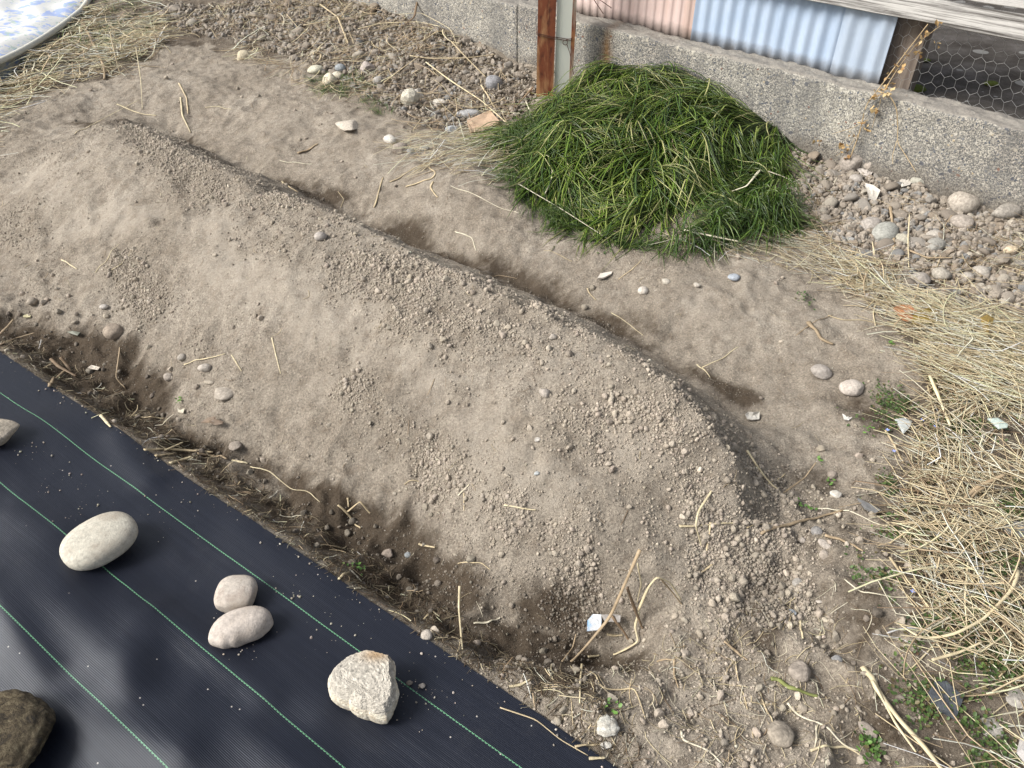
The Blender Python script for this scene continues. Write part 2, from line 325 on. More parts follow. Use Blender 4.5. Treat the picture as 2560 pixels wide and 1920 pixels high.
def rock(sub, seed, ang=0.3, lump=.18, fine=0.0, planes=7):
    """unit rock: lumpy sphere cut by random planes (ang 0 = river cobble, 1 = broken stone)."""
    r = np.random.default_rng(seed); V, Fa = ICO[sub]; V = V.copy(); d = V.copy(); s = np.zeros(len(V))
    for i in range(7): k = r.normal(size=3) * (1.2 + i * .45); s += np.sin(V @ k + r.uniform(0, 6)) / (1 + i)
    V *= (1 + lump * s / 2.2)[:, None]
    for i in range(int(planes * (ang > 0))):
        n = r.normal(size=3); n /= np.linalg.norm(n); h = 1 - ang * r.uniform(.15, .6); q = V @ n; V -= np.maximum(q - h, 0)[:, None] * n * .93
    if fine:
        s = np.zeros(len(V))
        for i in range(14): k = r.normal(size=3) * (6 + i * 1.6); s += np.sin(d @ k + r.uniform(0, 6)) / (1 + i * .25)
        V += d * (fine * s / 4)[:, None]
    return V
def rotm(n, r):
    q = r.normal(size=(n, 4)); q /= np.linalg.norm(q, axis=1, keepdims=True); a, b_, c_, d = q.T
    return np.stack([1-2*(c_*c_+d*d), 2*(b_*c_-a*d), 2*(b_*d+a*c_), 2*(b_*c_+a*d), 1-2*(b_*b_+d*d), 2*(c_*d-a*b_), 2*(b_*d-a*c_), 2*(c_*d+a*b_), 1-2*(b_*b_+c_*c_)], 1).reshape(n, 3, 3)
def scatter(P, S, colr, sub, r, ang=.5, lump=.25, nvar=12):
    Vs, Fs, Cs = [], [], []; off = 0; var = r.integers(0, nvar, len(P)); Fa = ICO[sub][1]
    for k in range(nvar):
        m = var == k; n = m.sum()
        if not n: continue
        base = rock(sub, 1000 + k, ang, lump); sc = S[m][:, None] * r.uniform(.7, 1.25, (n, 3)); M = rotm(n, r)
        V = np.einsum('nij,nvj->nvi', M, base[None] * sc[:, None, :]) + P[m][:, None, :]
        Vs.append(V.reshape(-1, 3)); Fs.append((Fa[None] + (np.arange(n) * len(base))[:, None, None]).reshape(-1, 3) + off); off += n * len(base)
        Cs.append(np.repeat(colr[m], len(base), 0))
    return np.vstack(Vs), np.vstack(Fs), np.vstack(Cs)
def jit(base, n, r, amt=.12, hue=.03):
    c = np.repeat(np.array([base], float), n, 0) * (1 + r.normal(0, amt, (n, 1))); return np.clip(c * (1 + r.normal(0, hue, (n, 3))), .01, .95)

def poly_mask(pts):
    P = line(pts)
    def f(x, y):
        ins = np.zeros(np.shape(x), bool); j = len(P) - 1
        for i in range(len(P)):
            xi, yi = P[i]; xj, yj = P[j]; c_ = ((yi > y) != (yj > y)) & (x < (xj - xi) * (y - yi) / (yj - yi + 1e-12) + xi); ins ^= c_; j = i
        return ins
    return f, P
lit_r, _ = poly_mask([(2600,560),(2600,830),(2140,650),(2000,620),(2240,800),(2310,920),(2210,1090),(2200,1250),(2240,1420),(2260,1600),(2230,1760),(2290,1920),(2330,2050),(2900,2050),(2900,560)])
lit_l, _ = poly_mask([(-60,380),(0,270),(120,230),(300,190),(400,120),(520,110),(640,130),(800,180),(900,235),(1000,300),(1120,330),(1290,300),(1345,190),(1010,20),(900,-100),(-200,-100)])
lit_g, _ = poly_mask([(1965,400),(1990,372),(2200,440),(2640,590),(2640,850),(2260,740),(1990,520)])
# ------------------------------------------------------------------ ground sheet
V = np.stack([GX, GY, GZ], -1).reshape(-1, 3); du = np.zeros(GX.shape)
nearm = (GX > -4.2) & (GX < 3) & (GY > .3) & (GY < 6.6); dm = np.zeros(GX.shape); xn, yn = GX[nearm], GY[nearm]; du[nearm] = dusty(xn, yn); xw = xn + .10 * fbm(xn, yn, .12, 3, 140); yw = yn + .10 * fbm(xn, yn, .12, 3, 141); dm[nearm] = np.maximum(damp(xn, yn), .8 * np.clip(.75 + fbm(xn, yn, .08, 3, 142), 0, 1) * (lit_r(xw, yw) | lit_l(xw, yw) | lit_g(xw, yw)))  # ground under straw litter and gravel is made darker too
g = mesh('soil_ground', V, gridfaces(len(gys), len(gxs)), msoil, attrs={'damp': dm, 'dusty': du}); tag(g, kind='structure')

# ------------------------------------------------------------------ concrete wall
def concrete(name, sc=1.0, dark=1.0, rotz=0.0):
    m, t, b = mat(name, .93, .2); N = NB(t); v = N.coord()
    big = N.noise(v, 2.2, 5, .6); vo = N.n('TexVoronoi'); vo.inputs['Scale'].default_value = 75 * sc; vo.inputs['Randomness'].default_value = 1; N.l(N.mix(.012, v, N.n('TexNoise', Scale=60.0).outputs['Color']), vo.inputs['Vector'])
    sp = N.n('SeparateColor'); N.l(vo.outputs['Color'], sp.inputs[0])
    agg = N.ramp(sp.outputs[0], [(0, (.12, .13, .15)), (.12, (.22, .22, .22)), (.3, (.33, .31, .275)), (.6, (.43, .405, .35)), (.84, (.56, .53, .46)), (.96, (.52, .43, .29)), (.987, (.26, .14, .10))], 'CONSTANT')
    vo2 = N.n('TexVoronoi'); vo2.inputs['Scale'].default_value = 260 * sc; N.l(v, vo2.inputs['Vector']); sp2 = N.n('SeparateColor'); N.l(vo2.outputs['Color'], sp2.inputs[0])
    fine = N.ramp(sp2.outputs[1], [(0, (.17, .165, .155)), (.35, (.34, .32, .275)), (.75, (.56, .52, .44))], 'CONSTANT')
    c = N.mix(N.math('GREATER_THAN', vo.outputs['Distance'], .33), agg, fine)
    vo3 = N.n('TexVoronoi'); vo3.inputs['Scale'].default_value = 34; N.l(N.mix(.03, v, N.n('TexNoise', Scale=30.0).outputs['Color']), vo3.inputs['Vector']); sp3 = N.n('SeparateColor'); N.l(vo3.outputs['Color'], sp3.inputs[0]); c = N.mix(N.math('MULTIPLY', N.math('LESS_THAN', vo3.outputs['Distance'], N.math('MULTIPLY', sp3.outputs[1], .42)), N.math('GREATER_THAN', sp3.outputs[0], .55)), c, N.ramp(sp3.outputs[2], [(0, (.13, .135, .15)), (.35, (.34, .31, .27)), (.7, (.58, .54, .45)), (.93, (.30, .17, .12))], 'CONSTANT'))
    c = N.mix(.75, c, N.ramp(big, [(.3, (.30, .30, .31)), (.5, (.45, .45, .45)), (.7, (.60, .59, .57))]), 'OVERLAY'); c = N.mix(N.ramp(N.noise(N.coord((1, 1, .25)), 7, 6, .7), [(.48, (0, 0, 0)), (.68, (.7, .7, .7))]), c, (.155, .15, .14)); szz = N.n('SeparateXYZ'); N.l(v, szz.inputs[0]); c = N.mix(N.math('MULTIPLY', N.ramp(N.math('ADD', szz.outputs[2], N.math('MULTIPLY', N.noise(v, 9, 5, .7), -.16)), [(.0, (1, 1, 1)), (.09, (0, 0, 0))]), .6), c, (.13, .105, .08)); c = N.mix(1.0, c, (.88, .90, .93), 'MULTIPLY')
    ge = N.n('NewGeometry'); sx = N.n('SeparateXYZ'); N.l(ge.outputs['Normal'], sx.inputs[0]); top = N.math('SMOOTH_MIN', N.math('MULTIPLY', N.math('GREATER_THAN', sx.outputs[2], .55), .8), 1.0, .01)
    topc = N.ramp(N.noise(v, 30, 6, .7), [(.3, (.17, .155, .14)), (.7, (.31, .29, .255))])
    c = N.mix(N.math('MULTIPLY', N.math('GREATER_THAN', sx.outputs[2], .55), .8), c, topc)
    if dark != 1: c = N.mix(1.0, c, (dark,) * 3, 'MULTIPLY')
    N.l(c, b.inputs['Base Color']); nr = N.bump(N.math('SUBTRACT', 1.0, vo.outputs['Distance']), .004, .6); nr = N.bump(N.noise(v, 300, 4, .7), .003, .6, nr); N.l(nr, b.inputs['Normal'])
    return m, N, b, c
mconc, Nc, bc, cc = concrete('exposed_aggregate_concrete')
# rust stain running down beside the post
mconc2, Nc, bc, cc = concrete('stained_aggregate_concrete')
st_s, st_z = wallhit(1517, 100); tc = Nc.n('TexCoord'); sx = Nc.n('SeparateXYZ'); Nc.l(tc.outputs['Object'], sx.inputs[0])
dx = Nc.math('DIVIDE', Nc.math('SUBTRACT', Nc.math('ADD', sx.outputs[0], Nc.math('MULTIPLY', Nc.noise(Nc.coord(), 14, 3, .6), .05)), st_s + .025), .028)
fz = Nc.math('DIVIDE', Nc.math('SUBTRACT', sx.outputs[2], .27), .10)
g_ = Nc.math('POWER', 2.718, Nc.math('MULTIPLY', Nc.math('ADD', Nc.math('MULTIPLY', dx, dx), Nc.math('MULTIPLY', fz, fz)), -1.0))
Nc.l(Nc.mix(Nc.math('MULTIPLY', g_, .75), cc, (.33, .17, .05)), bc.inputs['Base Color'])
WTOP, WTH = .39, .128
ROTZ = math.atan2(WA[1], WA[0])
def wall_obj(name, s0, s1, d0, d1, ztop, m, label, cat, seed=3, zb=-.25, parent=None, edge=.011):
    n = max(3, int((s1 - s0) / .012)); S = np.linspace(s0, s1, n)
    nf = 60; prof = [(d0, z) for z in np.linspace(zb, ztop - .012, nf)] + [(d0 + .003, ztop - .005), (d0 + .010, ztop)] + [(d, ztop) for d in np.linspace(d0 + .02, d1 - .01, 12)] + [(d1, ztop - .008), (d1, zb)]
    prof = np.array(prof); SS, DD = np.meshgrid(S, prof[:, 0], indexing='ij'); ZZ = np.repeat(prof[None, :, 1], n, 0)
    k = np.zeros_like(ZZ); k[:, nf - 3:nf + 14] = 1
    ZZ = ZZ + k * edge * fbm(SS, DD * 3, .07, 3, seed) * 1.3; DD = DD + .003 * fbm(SS, ZZ, .05, 3, seed + 9) + np.where(k > 0, .004 * fbm(SS, ZZ, .03, 2, seed + 5), 0)
    V = np.stack([SS, DD, ZZ], -1).reshape(-1, 3); o = mesh(name, V, [gridfaces(n, len(prof))[:, ::-1], np.array([np.arange(len(prof))]), np.array([np.arange(len(prof))[::-1] + (n - 1) * len(prof)])], m)
    o.location = tuple(WN * WD); o.rotation_euler = (0, 0, ROTZ); tag(o, label, cat); return o
sP0 = wallhit(1294, 90)[0]; sP1 = wallhit(1350, 90)[0] + .12
wall_obj('concrete_wall', -7.5, sP0 - .006, 0, WTH, WTOP, mconc, 'low grey exposed aggregate concrete wall left of the rusty post', 'wall', 3)
wall_obj('concrete_pillar', sP0, sP1, .004, WTH + .03, WTOP + .01, mconc, 'short concrete pillar joining the two walls behind the rusty post', 'pillar', 23)
wall_obj('concrete_wall', sP1 + .003, 4.5, 0, WTH, WTOP, mconc2, 'low grey concrete wall right of the post, rust stained and carrying corrugated sheets', 'wall', 43)
# slab behind the wall, seen through the wire
mslab, t, b = mat('lichen_slab', .95, .2); N = NB(t); v = N.coord()
c = N.ramp(N.noise(v, 6, 7, .7), [(.3, (.030, .024, .020)), (.5, (.065, .058, .052)), (.72, (.12, .11, .105))])
c = N.mix(.6, c, N.ramp(N.noise(v, 120, 4, .7), [(.3, (.3, .3, .3)), (.7, (.72, .72, .72))]), 'OVERLAY')
vo = N.n('TexVoronoi'); vo.inputs['Scale'].default_value = 9; N.l(N.mix(.03, v, N.n('TexNoise', Scale=9.0).outputs['Color']), vo.inputs['Vector']); sp = N.n('SeparateColor'); N.l(vo.outputs['Color'], sp.inputs[0])
lich = N.math('MULTIPLY', N.math('LESS_THAN', vo.outputs['Distance'], N.math('MULTIPLY', sp.outputs[1], .38)), N.math('GREATER_THAN', sp.outputs[0], .45))
N.l(N.mix(N.math('MULTIPLY', lich, .7), c, (.25, .25, .24)), b.inputs['Base Color']); N.l(N.bump(N.noise(v, 90, 5, .7), .01, .6), b.inputs['Normal'])
S_, D_ = np.meshgrid(np.linspace(-7.5, 5.5, 260), np.linspace(WTH + .02, 6, 160)); Z_ = .345 + .012 * fbm(S_, D_, .5, 4, 77)
P_ = np.stack([WA[0] * S_ + WN[0] * (WD + D_), WA[1] * S_ + WN[1] * (WD + D_), Z_], -1).reshape(-1, 3)
tag(mesh('concrete_yard', P_, gridfaces(160, 260), mslab), kind='structure')

# ------------------------------------------------------------------ corrugated sheets
def sheet_mat(name, base, rough_, dirt):
    m, t, b = mat(name, rough_, .5); N = NB(t); v = N.coord(); c = N.mix(.35, base, N.ramp(N.noise(v, 5, 5, .6), [(.3, (.38, .38, .38)), (.7, (.62, .62, .62))]), 'OVERLAY')
    wv = N.coord((1, 1, .08)); c = N.mix(N.ramp(N.noise(wv, 9, 4, .6), [(.5, (0, 0, 0)), (.75, (.5, .5, .5))]), c, dirt); sz_ = N.n('SeparateXYZ'); N.l(v, sz_.inputs[0]); gm = N.ramp(N.math('ADD', sz_.outputs[2], N.math('MULTIPLY', N.noise(v, 22, 5, .7), -.07)), [(WTOP - .045, (.75,) * 3), (WTOP + .02, (0, 0, 0))]); c = N.mix(gm, c, (.22, .19, .16)); N.l(c, b.inputs['Base Color'])
    tr = N.n('BsdfTranslucent'); N.l(c, tr.inputs['Color']); mx = N.n('MixShader'); mx.inputs[0].default_value = .25; N.l(b.outputs[0], mx.inputs[1]); N.l(tr.outputs[0], mx.inputs[2]); N.l(mx.outputs[0], t.nodes['Material Output'].inputs['Surface'])
    return m
def sheet(name, s0, s1, d, z0, z1, m, label, pitch=.063, amp=.0065, ph=0., sharp=0, lean=0.0):
    S = np.arange(s0, s1, .004); Zs = np.linspace(z0, z1, 12); SS, ZZ = np.meshgrid(S, Zs); w_ = np.sin(SS * 2 * np.pi / pitch + ph)
    if sharp: w_ = np.clip(w_ * 2.2, -1, 1) * .9 + .1 * w_
    DD = d + amp * w_ + lean * (ZZ - z0) + .003 * fbm(SS, ZZ, .3, 2, 8)
    V1 = np.stack([SS, DD, ZZ], -1).reshape(-1, 3); V2 = V1 + np.array([0, .0015, 0]); n = len(V1); F1 = gridfaces(len(Zs), len(S))
    nc = len(S); bt = np.stack([np.arange(nc - 1), np.arange(nc - 1) + n, np.arange(1, nc) + n, np.arange(1, nc)], 1); ids = np.arange(len(Zs)) * nc + nc - 1; sd_ = np.stack([ids[:-1], ids[:-1] + n, ids[1:] + n, ids[1:]], 1)
    o = mesh(name, np.vstack([V1, V2]), [np.vstack([F1, F1[:, ::-1] + n, bt, sd_])], m); o.location = tuple(WN * WD); o.rotation_euler = (0, 0, ROTZ); return tag(o, label, 'corrugated sheet')
DS = WTH - .012
sA = wallhit(1462, 33, DS)[0]; sB = wallhit(1728, 95, DS)[0]; sC_ = wallhit(2075, 180, DS)[0]; sD = wallhit(2199, 211, DS)[0]
mpink = sheet_mat('pink_plastic', (.74, .60, .56), .45, (.40, .24, .15)); mblue = sheet_mat('blue_plastic', (.50, .61, .76), .35, (.33,.44,.60)); mblue2 = sheet_mat('greyblue_plastic', (.48, .57, .69), .4, (.34,.41,.50))
sheet('corrugated_sheet', sA - .10, sB + .02, DS + .012, WTOP - .03, 1.25, mpink, 'faded pink corrugated plastic sheet on the wall beside the post', .050, .0035, 1.0, 1)
sheet('corrugated_sheet', sB, sC_ + .03, DS, WTOP - .02, 1.15, mblue, 'sky blue corrugated plastic sheet between the pink sheet and the greyer one', .063, .0065, 0)
sheet('corrugated_sheet', sC_, sD, DS - .014, WTOP - .02, 1.15, mblue2, 'narrow grey blue corrugated plastic sheet beside the chicken wire', .070, .0065, .6)

# ------------------------------------------------------------------ timber, planks
def wood(name, light, darkc, sc, amt=(.35, .65), ax='x', rough_=.85):
    m, t, b = mat(name, rough_, .25); N = NB(t); scl = (sc * .02, sc, sc) if ax == 'x' else (sc, sc, sc * .03)
    v = N.coord(scl); n1 = N.noise(v, 1.0, 8, .72, .4); c = N.ramp(n1, [(amt[0], darkc), (amt[1], light)]); c = N.mix(.35, c, N.ramp(N.noise(N.coord(), 12, 5, .6), [(.3, (.35, .35, .35)), (.7, (.6, .6, .6))]), 'OVERLAY')
    N.l(c, b.inputs['Base Color']); N.l(N.bump(n1, .006, .8), b.inputs['Normal']); return m
mplank = wood('weathered_white_wood', (.52, .51, .49), (.085, .078, .072), 55, (.41, .53)); mtimber = wood('grey_timber', (.24, .20, .165), (.09, .07, .06), 50, (.3, .65), 'z')
def box_mesh(name, s0, s1, d0, d1, z0, z1, m, nseg=60, wob=.003, bev=.004, seed=1):
    S = np.linspace(s0, s1, nseg); c = [(d0 + bev, z0), (d0, z0 + bev), (d0, (z0 + z1) / 2), (d0, z1 - bev), (d0 + bev, z1), (d1 - bev, z1), (d1, z1 - bev), (d1, z0 + bev), (d1 - bev, z0)]
    c = np.array(c); SS = np.repeat(S[:, None], len(c), 1); DD = np.repeat(c[None, :, 0], nseg, 0) + wob * fbm(SS, SS * 0 + c[None, :, 1], .25, 3, seed); ZZ = np.repeat(c[None, :, 1], nseg, 0) + wob * fbm(SS, SS * 0 + c[None, :, 0] * 5, .2, 4, seed + 4)
    V = np.stack([SS, DD, ZZ], -1).reshape(-1, 3); k = len(c); i, j = np.meshgrid(np.arange(nseg - 1), np.arange(k), indexing='ij'); a = (i * k + j).ravel(); b_ = (i * k + (j + 1) % k).ravel()
    Fq = np.stack([a, a + k, b_ + k, b_], 1); o = mesh(name, V, [Fq, np.array([np.arange(k)]), np.array([np.arange(k)[::-1] + (nseg - 1) * k])], m, smooth_=False)
    o.location = tuple(WN * WD); o.rotation_euler = (0, 0, ROTZ); return o
DPL = DS - .055
s_, zl = wallhit(2300, 54, DPL); _, zu = wallhit(2560, 38, DPL)
tag(box_mesh('weathered_plank', wallhit(2033, 0, DPL)[0] - 1.6, 4.4, DPL, DPL + .03, zl, zu, mplank, 300, .004, .003, 5), 'lower weathered white plank running across above the chicken wire', 'plank')
_, zu2 = wallhit(2560, 26, DPL + .02)
tag(box_mesh('weathered_plank', wallhit(2033, 0, DPL)[0] - 1.6, 4.4, DPL + .004, DPL + .034, zu2 + .006, zu2 + .14, mplank, 300, .004, .003, 15), 'upper weathered white plank at the top right, above the dark gap', 'plank')
DW = WTH + .02
sW0 = sD - .04; sW1 = wallhit(2268, 222, DW)[0]
tag(box_mesh('timber_post', sW0, sW1, DW + .02, DW + .10, .2, 1.2, mtimber, 8, .003, .006, 9), 'grey weathered timber post standing behind the chicken wire', 'wooden post')

# ------------------------------------------------------------------ chicken wire
mwire, t, b = mat('galvanised_wire', .45, .5); b.inputs['Metallic'].default_value = .6; b.inputs['Base Color'].default_value = (.40, .40, .39, 1)
def hexwire():
    w_ = .044; h = w_ * .62; s0 = sD - .06; s1 = 3.6; z0 = WTOP - .03; z1 = zl + .12; P = []; r = np.random.default_rng(4)
    cols = int((s1 - s0) / w_); rows = int((z1 - z0) / (1.5 * h)) + 2; key = {}
    def wob(s, z):
        k = (round(s, 3), round(z, 3))
        if k not in key: key[k] = np.array([s + r.normal(0, .0022) + .006 * math.sin(z * 14 + s * 5), DW - .004 + .006 * math.sin(s * 11 + z * 7) + r.normal(0, .002), z + r.normal(0, .002) + .008 * math.sin(s * 6)])
        return key[k]
    for j in range(rows):
        for i in range(cols):
            cxx = s0 + (i + .5 * (j % 2)) * w_; cz = z0 + j * 1.5 * h
            a = wob(cxx, cz + h); b1 = wob(cxx + w_ / 2, cz + h / 2); c1 = wob(cxx - w_ / 2, cz + h / 2); d1 = wob(cxx + w_ / 2, cz - h / 2)
            P += [(a, b1), (a, c1), (b1, d1)]
    P = np.array(P); V, Fq, _ = tubes(P, np.full((len(P), 2), .0007), 3, 1, cap=False); o = mesh('chicken_wire', V, Fq, mwire)
    o.location = tuple(WN * WD); o.rotation_euler = (0, 0, ROTZ); return tag(o, 'hexagonal chicken wire netting above the concrete wall at the right', 'wire netting')
hexwire()

# ------------------------------------------------------------------ steel posts and wire tie
def metal(name, base, rust, lo, hi, met=.25):
    m, t, b = mat(name, .6, .4); N = NB(t); v = N.coord((1, 1, .22)); n1 = N.noise(v, 8, 6, .62, .3); n2 = N.noise(N.coord((1, 1, .5)), 30, 5, .6)
    rc = N.ramp(n2, [(.3, (.07, .022, .014)), (.5, (.20, .06, .028)), (.72, rust)]); c = N.mix(N.ramp(n1, [(lo, (0, 0, 0)), (hi, (1, 1, 1))]), base, rc)
    N.l(c, b.inputs['Base Color']); b.inputs['Metallic'].default_value = met; N.l(N.bump(n2, .002, .4), b.inputs['Normal']); return m
mrust = metal('rusty_steel', (.50, .29, .14), (.20, .065, .03), .40, .50, .1); mgalv = metal('galvanised_steel', (.66, .68, .62), (.55, .42, .25), .70, .85, .15); mlip = metal('rusty_lip', (.45, .43, .36), (.45, .24, .10), .42, .55, .1)
def channel(name, base, widthv, depthv, m, label, cat, lip=.018, th=.003, top=1.5, lipm=None):
    """lipped C channel, its web facing -depth; plan section extruded upwards"""
    wv = np.array(widthv); dv = np.array(depthv); w0, w1 = -.5, .5
    pts = [(-.5, 1), (-.5, 0), (.5, 0), (.5, 1)]; P = [base[:2] + wv[:2] * a + dv[:2] * b_ for a, b_ in pts]
    un = wv[:2] / np.linalg.norm(wv[:2]); P = [P[0] + un * lip] + P + [P[3] - un * lip]
    P = np.array(P); tn = np.gradient(P, axis=0); Q = []
    cen = P.mean(0)
    for p in P: dd = cen - p; Q.append(p + dd / np.linalg.norm(dd) * th * 1.3)
    Q = np.array(Q); zs = np.linspace(-.1, top, 30); n = len(P)
    V = [];
    for z in zs: V += [(*p, z) for p in P] + [(*q, z) for q in Q]
    V = np.array(V); k = 2 * n; Fq = []
    for i in range(len(zs) - 1):
        for j in range(n - 1):
            Fq.append((i*k+j, i*k+j+1, (i+1)*k+j+1, (i+1)*k+j)); Fq.append((i*k+n+j+1, i*k+n+j, (i+1)*k+n+j, (i+1)*k+n+j+1))
        Fq.append((i*k, (i+1)*k, (i+1)*k+n, i*k+n)); Fq.append((i*k+n-1, i*k+2*n-1, (i+1)*k+2*n-1, (i+1)*k+n-1))
    o = mesh(name, V, np.array(Fq), m, smooth_=False); recentre(o, (base[0], base[1], 0)); return tag(o, label, cat)
pA = at(1361, 262, .03); pB = at(1408, 250, .03)
wdir = np.array([math.cos(math.radians(-3)), math.sin(math.radians(-3)), 0]); ddir = np.array([-wdir[1], wdir[0], 0])
channel('steel_post', pA, wdir * .088, ddir * .045, mrust, 'rusty brown steel channel post in front of the concrete wall', 'post')
gp = channel('steel_post', pA + wdir * .093 + ddir * .012, wdir * .088, ddir * .10, mgalv, 'pale galvanised steel channel post tied to the right of the rusty one', 'post')
q = pA + wdir * (.093 + .044 + .0025) + ddir * .012
V = []; 
for z in np.linspace(-.08, 1.49, 12):
    for a, b_ in ((-.016, -.003), (.0025, -.003), (.0035, .085), (0, .085)): p = q + wdir * a + ddir * b_; V.append((p[0], p[1], z))
Fq = [(i*4+j, i*4+(j+1) % 4, (i+1)*4+(j+1) % 4, (i+1)*4+j) for i in range(11) for j in range(4)] + [(44, 45, 46, 47)]
lipo = mesh('rusted_edge', np.array(V), np.array(Fq), mlip, smooth_=False, parent=gp); recentre(lipo, (0, 0, 0)); lipo.matrix_parent_inverse = gp.matrix_world.inverted()
lipo.location = (0, 0, 0)
gp_loc = np.array(gp.location); me = lipo.data
for vv in me.vertices: vv.co = vv.co - Vector(gp_loc)
mtie, t, b = mat('rusty_wire', .7, .3); b.inputs['Base Color'].default_value = (.075, .035, .025, 1)
def curve_pts(P, n):
    P = np.asarray(P, float); 
    if len(P) == 2: tt = np.linspace(0, 1, n)[:, None]; return P[0] * (1 - tt) + P[1] * tt
    d = np.concatenate([[0], np.cumsum(np.linalg.norm(np.diff(P, axis=0), axis=1))]); d /= d[-1]; x = np.linspace(0, 1, n)
    Q = np.stack([np.interp(x, d, P[:, k]) for k in range(3)], 1)
    for _ in range(2): Q[1:-1] = .25 * Q[:-2] + .5 * Q[1:-1] + .25 * Q[2:]
    return Q
zt = CH + (ray(1400, 95)[2] / np.linalg.norm(ray(1400, 95)[:2])) * np.linalg.norm(pA[:2])
def PP(a, b_, z): return pA + wdir * a + ddir * b_ + np.array([0, 0, z - pA[2]])
ring = [PP(-.050, .05, zt + .03), PP(-.049, -.004, zt + .022), PP(.0, -.004, zt + .012), PP(.043, -.004, zt + .004), PP(.06, .006, zt), PP(.12, .006, zt - .008), PP(.143, .02, zt + .01), PP(.146, .11, zt + .05)]
W1 = curve_pts(ring, 40); W2 = curve_pts([p + np.array([0, -.001, -.007]) for p in ring], 40)
lp = [PP(.095 + .012 * math.cos(a), .004, zt - .022 + .012 * math.sin(a)) for a in np.linspace(1.4, 7.2, 12)]; W3 = curve_pts([PP(.13, .005, zt - .002)] + lp, 40)
W4 = curve_pts([PP(.104, .002, zt - .03), PP(.12, .0, zt - .07), PP(.135, -.01, zt - .13), PP(.145, -.02, zt - .17)], 40)
V, Fq, _ = tubes(np.array([W1, W2, W3, W4]), np.full((4, 40), .0016), 6, 1); tag(mesh('wire_tie', V, Fq, mtie), 'thin rusty wire looped and twisted around the two steel posts', 'wire')
T1 = curve_pts([sdz(*(lambda a: (a[0], DS - .03, a[1]))(wallhit(1472, -20, DS - .03))), sdz(*(lambda a: (a[0], DS - .05, a[1]))(wallhit(1508, 34, DS - .05)))], 40)
T2 = curve_pts([sdz(*(lambda a: (a[0], DS - .03, a[1]))(wallhit(1480, -14, DS - .03))), sdz(*(lambda a: (a[0], DS - .06, a[1]))(wallhit(1529, 20, DS - .06)))], 40)
V, Fq, _ = tubes(np.array([T1, T2]), np.full((2, 40), .0022), 6, 1); tag(mesh('wire_end', V, Fq, mtie), 'two dark bent wire ends poking down before the pink sheet', 'wire')

# ------------------------------------------------------------------ weed control sheet
mcl, t, b = mat('woven_black_sheet', .35, .42); N = NB(t); v = N.coord()   # object space: x along, y across
wx = N.n('TexWave'); wx.wave_type = 'BANDS'; wx.bands_direction = 'X'; wx.inputs['Scale'].default_value = 110; wx.inputs['Distortion'].default_value = .4; N.l(v, wx.inputs['Vector'])
wy = N.n('TexWave'); wy.wave_type = 'BANDS'; wy.bands_direction = 'Y'; wy.inputs['Scale'].default_value = 95; wy.inputs['Distortion'].default_value = .6; N.l(v, wy.inputs['Vector'])
stk = N.noise(N.coord((3, 90, 1)), 1.0, 5, .7); stk2 = N.noise(N.coord((1.2, 1.8, 1)), 2.2, 5, .6); mot = N.noise(v, 70, 4, .7)
c = N.ramp(stk, [(.3, (.0075, .009, .016)), (.7, (.013, .0155, .025))])
dust = N.math('MULTIPLY', N.ramp(N.noise(v, 9, 6, .75), [(.56, (0, 0, 0)), (.8, (1, 1, 1))]), .035)
c = N.mix(dust, c, (.30, .28, .25))
vo = N.n('TexVoronoi'); vo.inputs['Scale'].default_value = 60; N.l(v, vo.inputs['Vector']); sp = N.n('SeparateColor'); N.l(vo.outputs['Color'], sp.inputs[0])
speck = N.math('MULTIPLY', N.math('LESS_THAN', vo.outputs['Distance'], .10), N.math('GREATER_THAN', N.math('ADD', sp.outputs[0], N.math('MULTIPLY', N.noise(v, 4, 2), .5)), 1.17))
c = N.mix(speck, c, (.45, .42, .38))
sy = N.n('SeparateXYZ'); N.l(v, sy.inputs[0]); 
for k, vv in enumerate((.105, .298, .492, .686, .88)):
    zig = N.math('MULTIPLY', N.math('PINGPONG', N.math('MULTIPLY', sy.outputs[0], 1.0), .004), .35)
    dd = N.math('ABSOLUTE', N.math('SUBTRACT', N.math('SUBTRACT', sy.outputs[1], vv), zig))
    ln = N.math('MULTIPLY', N.math('LESS_THAN', dd, .0011), N.math('GREATER_THAN', N.math('PINGPONG', sy.outputs[0], .004), .0008))
    c = N.mix(ln, c, (.14, .34, .19))
N.l(c, b.inputs['Base Color']); b.inputs['Specular Tint'].default_value = (.88, .93, 1, 1); rg = N.ramp(stk2, [(.3, (.30,) * 3), (.7, (.42,) * 3)]); N.l(rg, b.inputs['Roughness'])
nr = N.bump(N.math('ADD', wx.outputs['Fac'], wy.outputs['Fac']), .0008, .35); nr = N.bump(stk, .0014, .45, nr); nr = N.bump(mot, .001, .25, nr); N.l(nr, b.inputs['Normal'])
us = np.arange(-2.6, 3.2, .008); vs = np.concatenate([[0, .0008, .002], np.arange(.008, 1.25, .008)]); UU, VV = np.meshgrid(us, vs)
fray = .0012 * fbm(UU, VV * 0, .02, 2, 3) + .004 * fbm(UU, VV * 0, .3, 2, 9); VW = VV + fray * np.exp(-VV / .05)
XX = E0[0] + EU[0] * UU + EV[0] * VW; YY = E0[1] + EU[1] * UU + EV[1] * VW; ZZ = np.maximum(cloth_z(XX, YY), ground(XX, YY) + .002); ZZ[0] -= .005; ZZ[1] -= .002
Z2 = np.maximum(ZZ, cloth_z(XX, YY)); V = np.stack([UU, VW, Z2], -1).reshape(-1, 3); V[:, 1] *= 1; 
cl = mesh('weed_control_sheet', V * np.array([1, 1, 1]), gridfaces(len(vs), len(us))[:, ::-1], mcl)
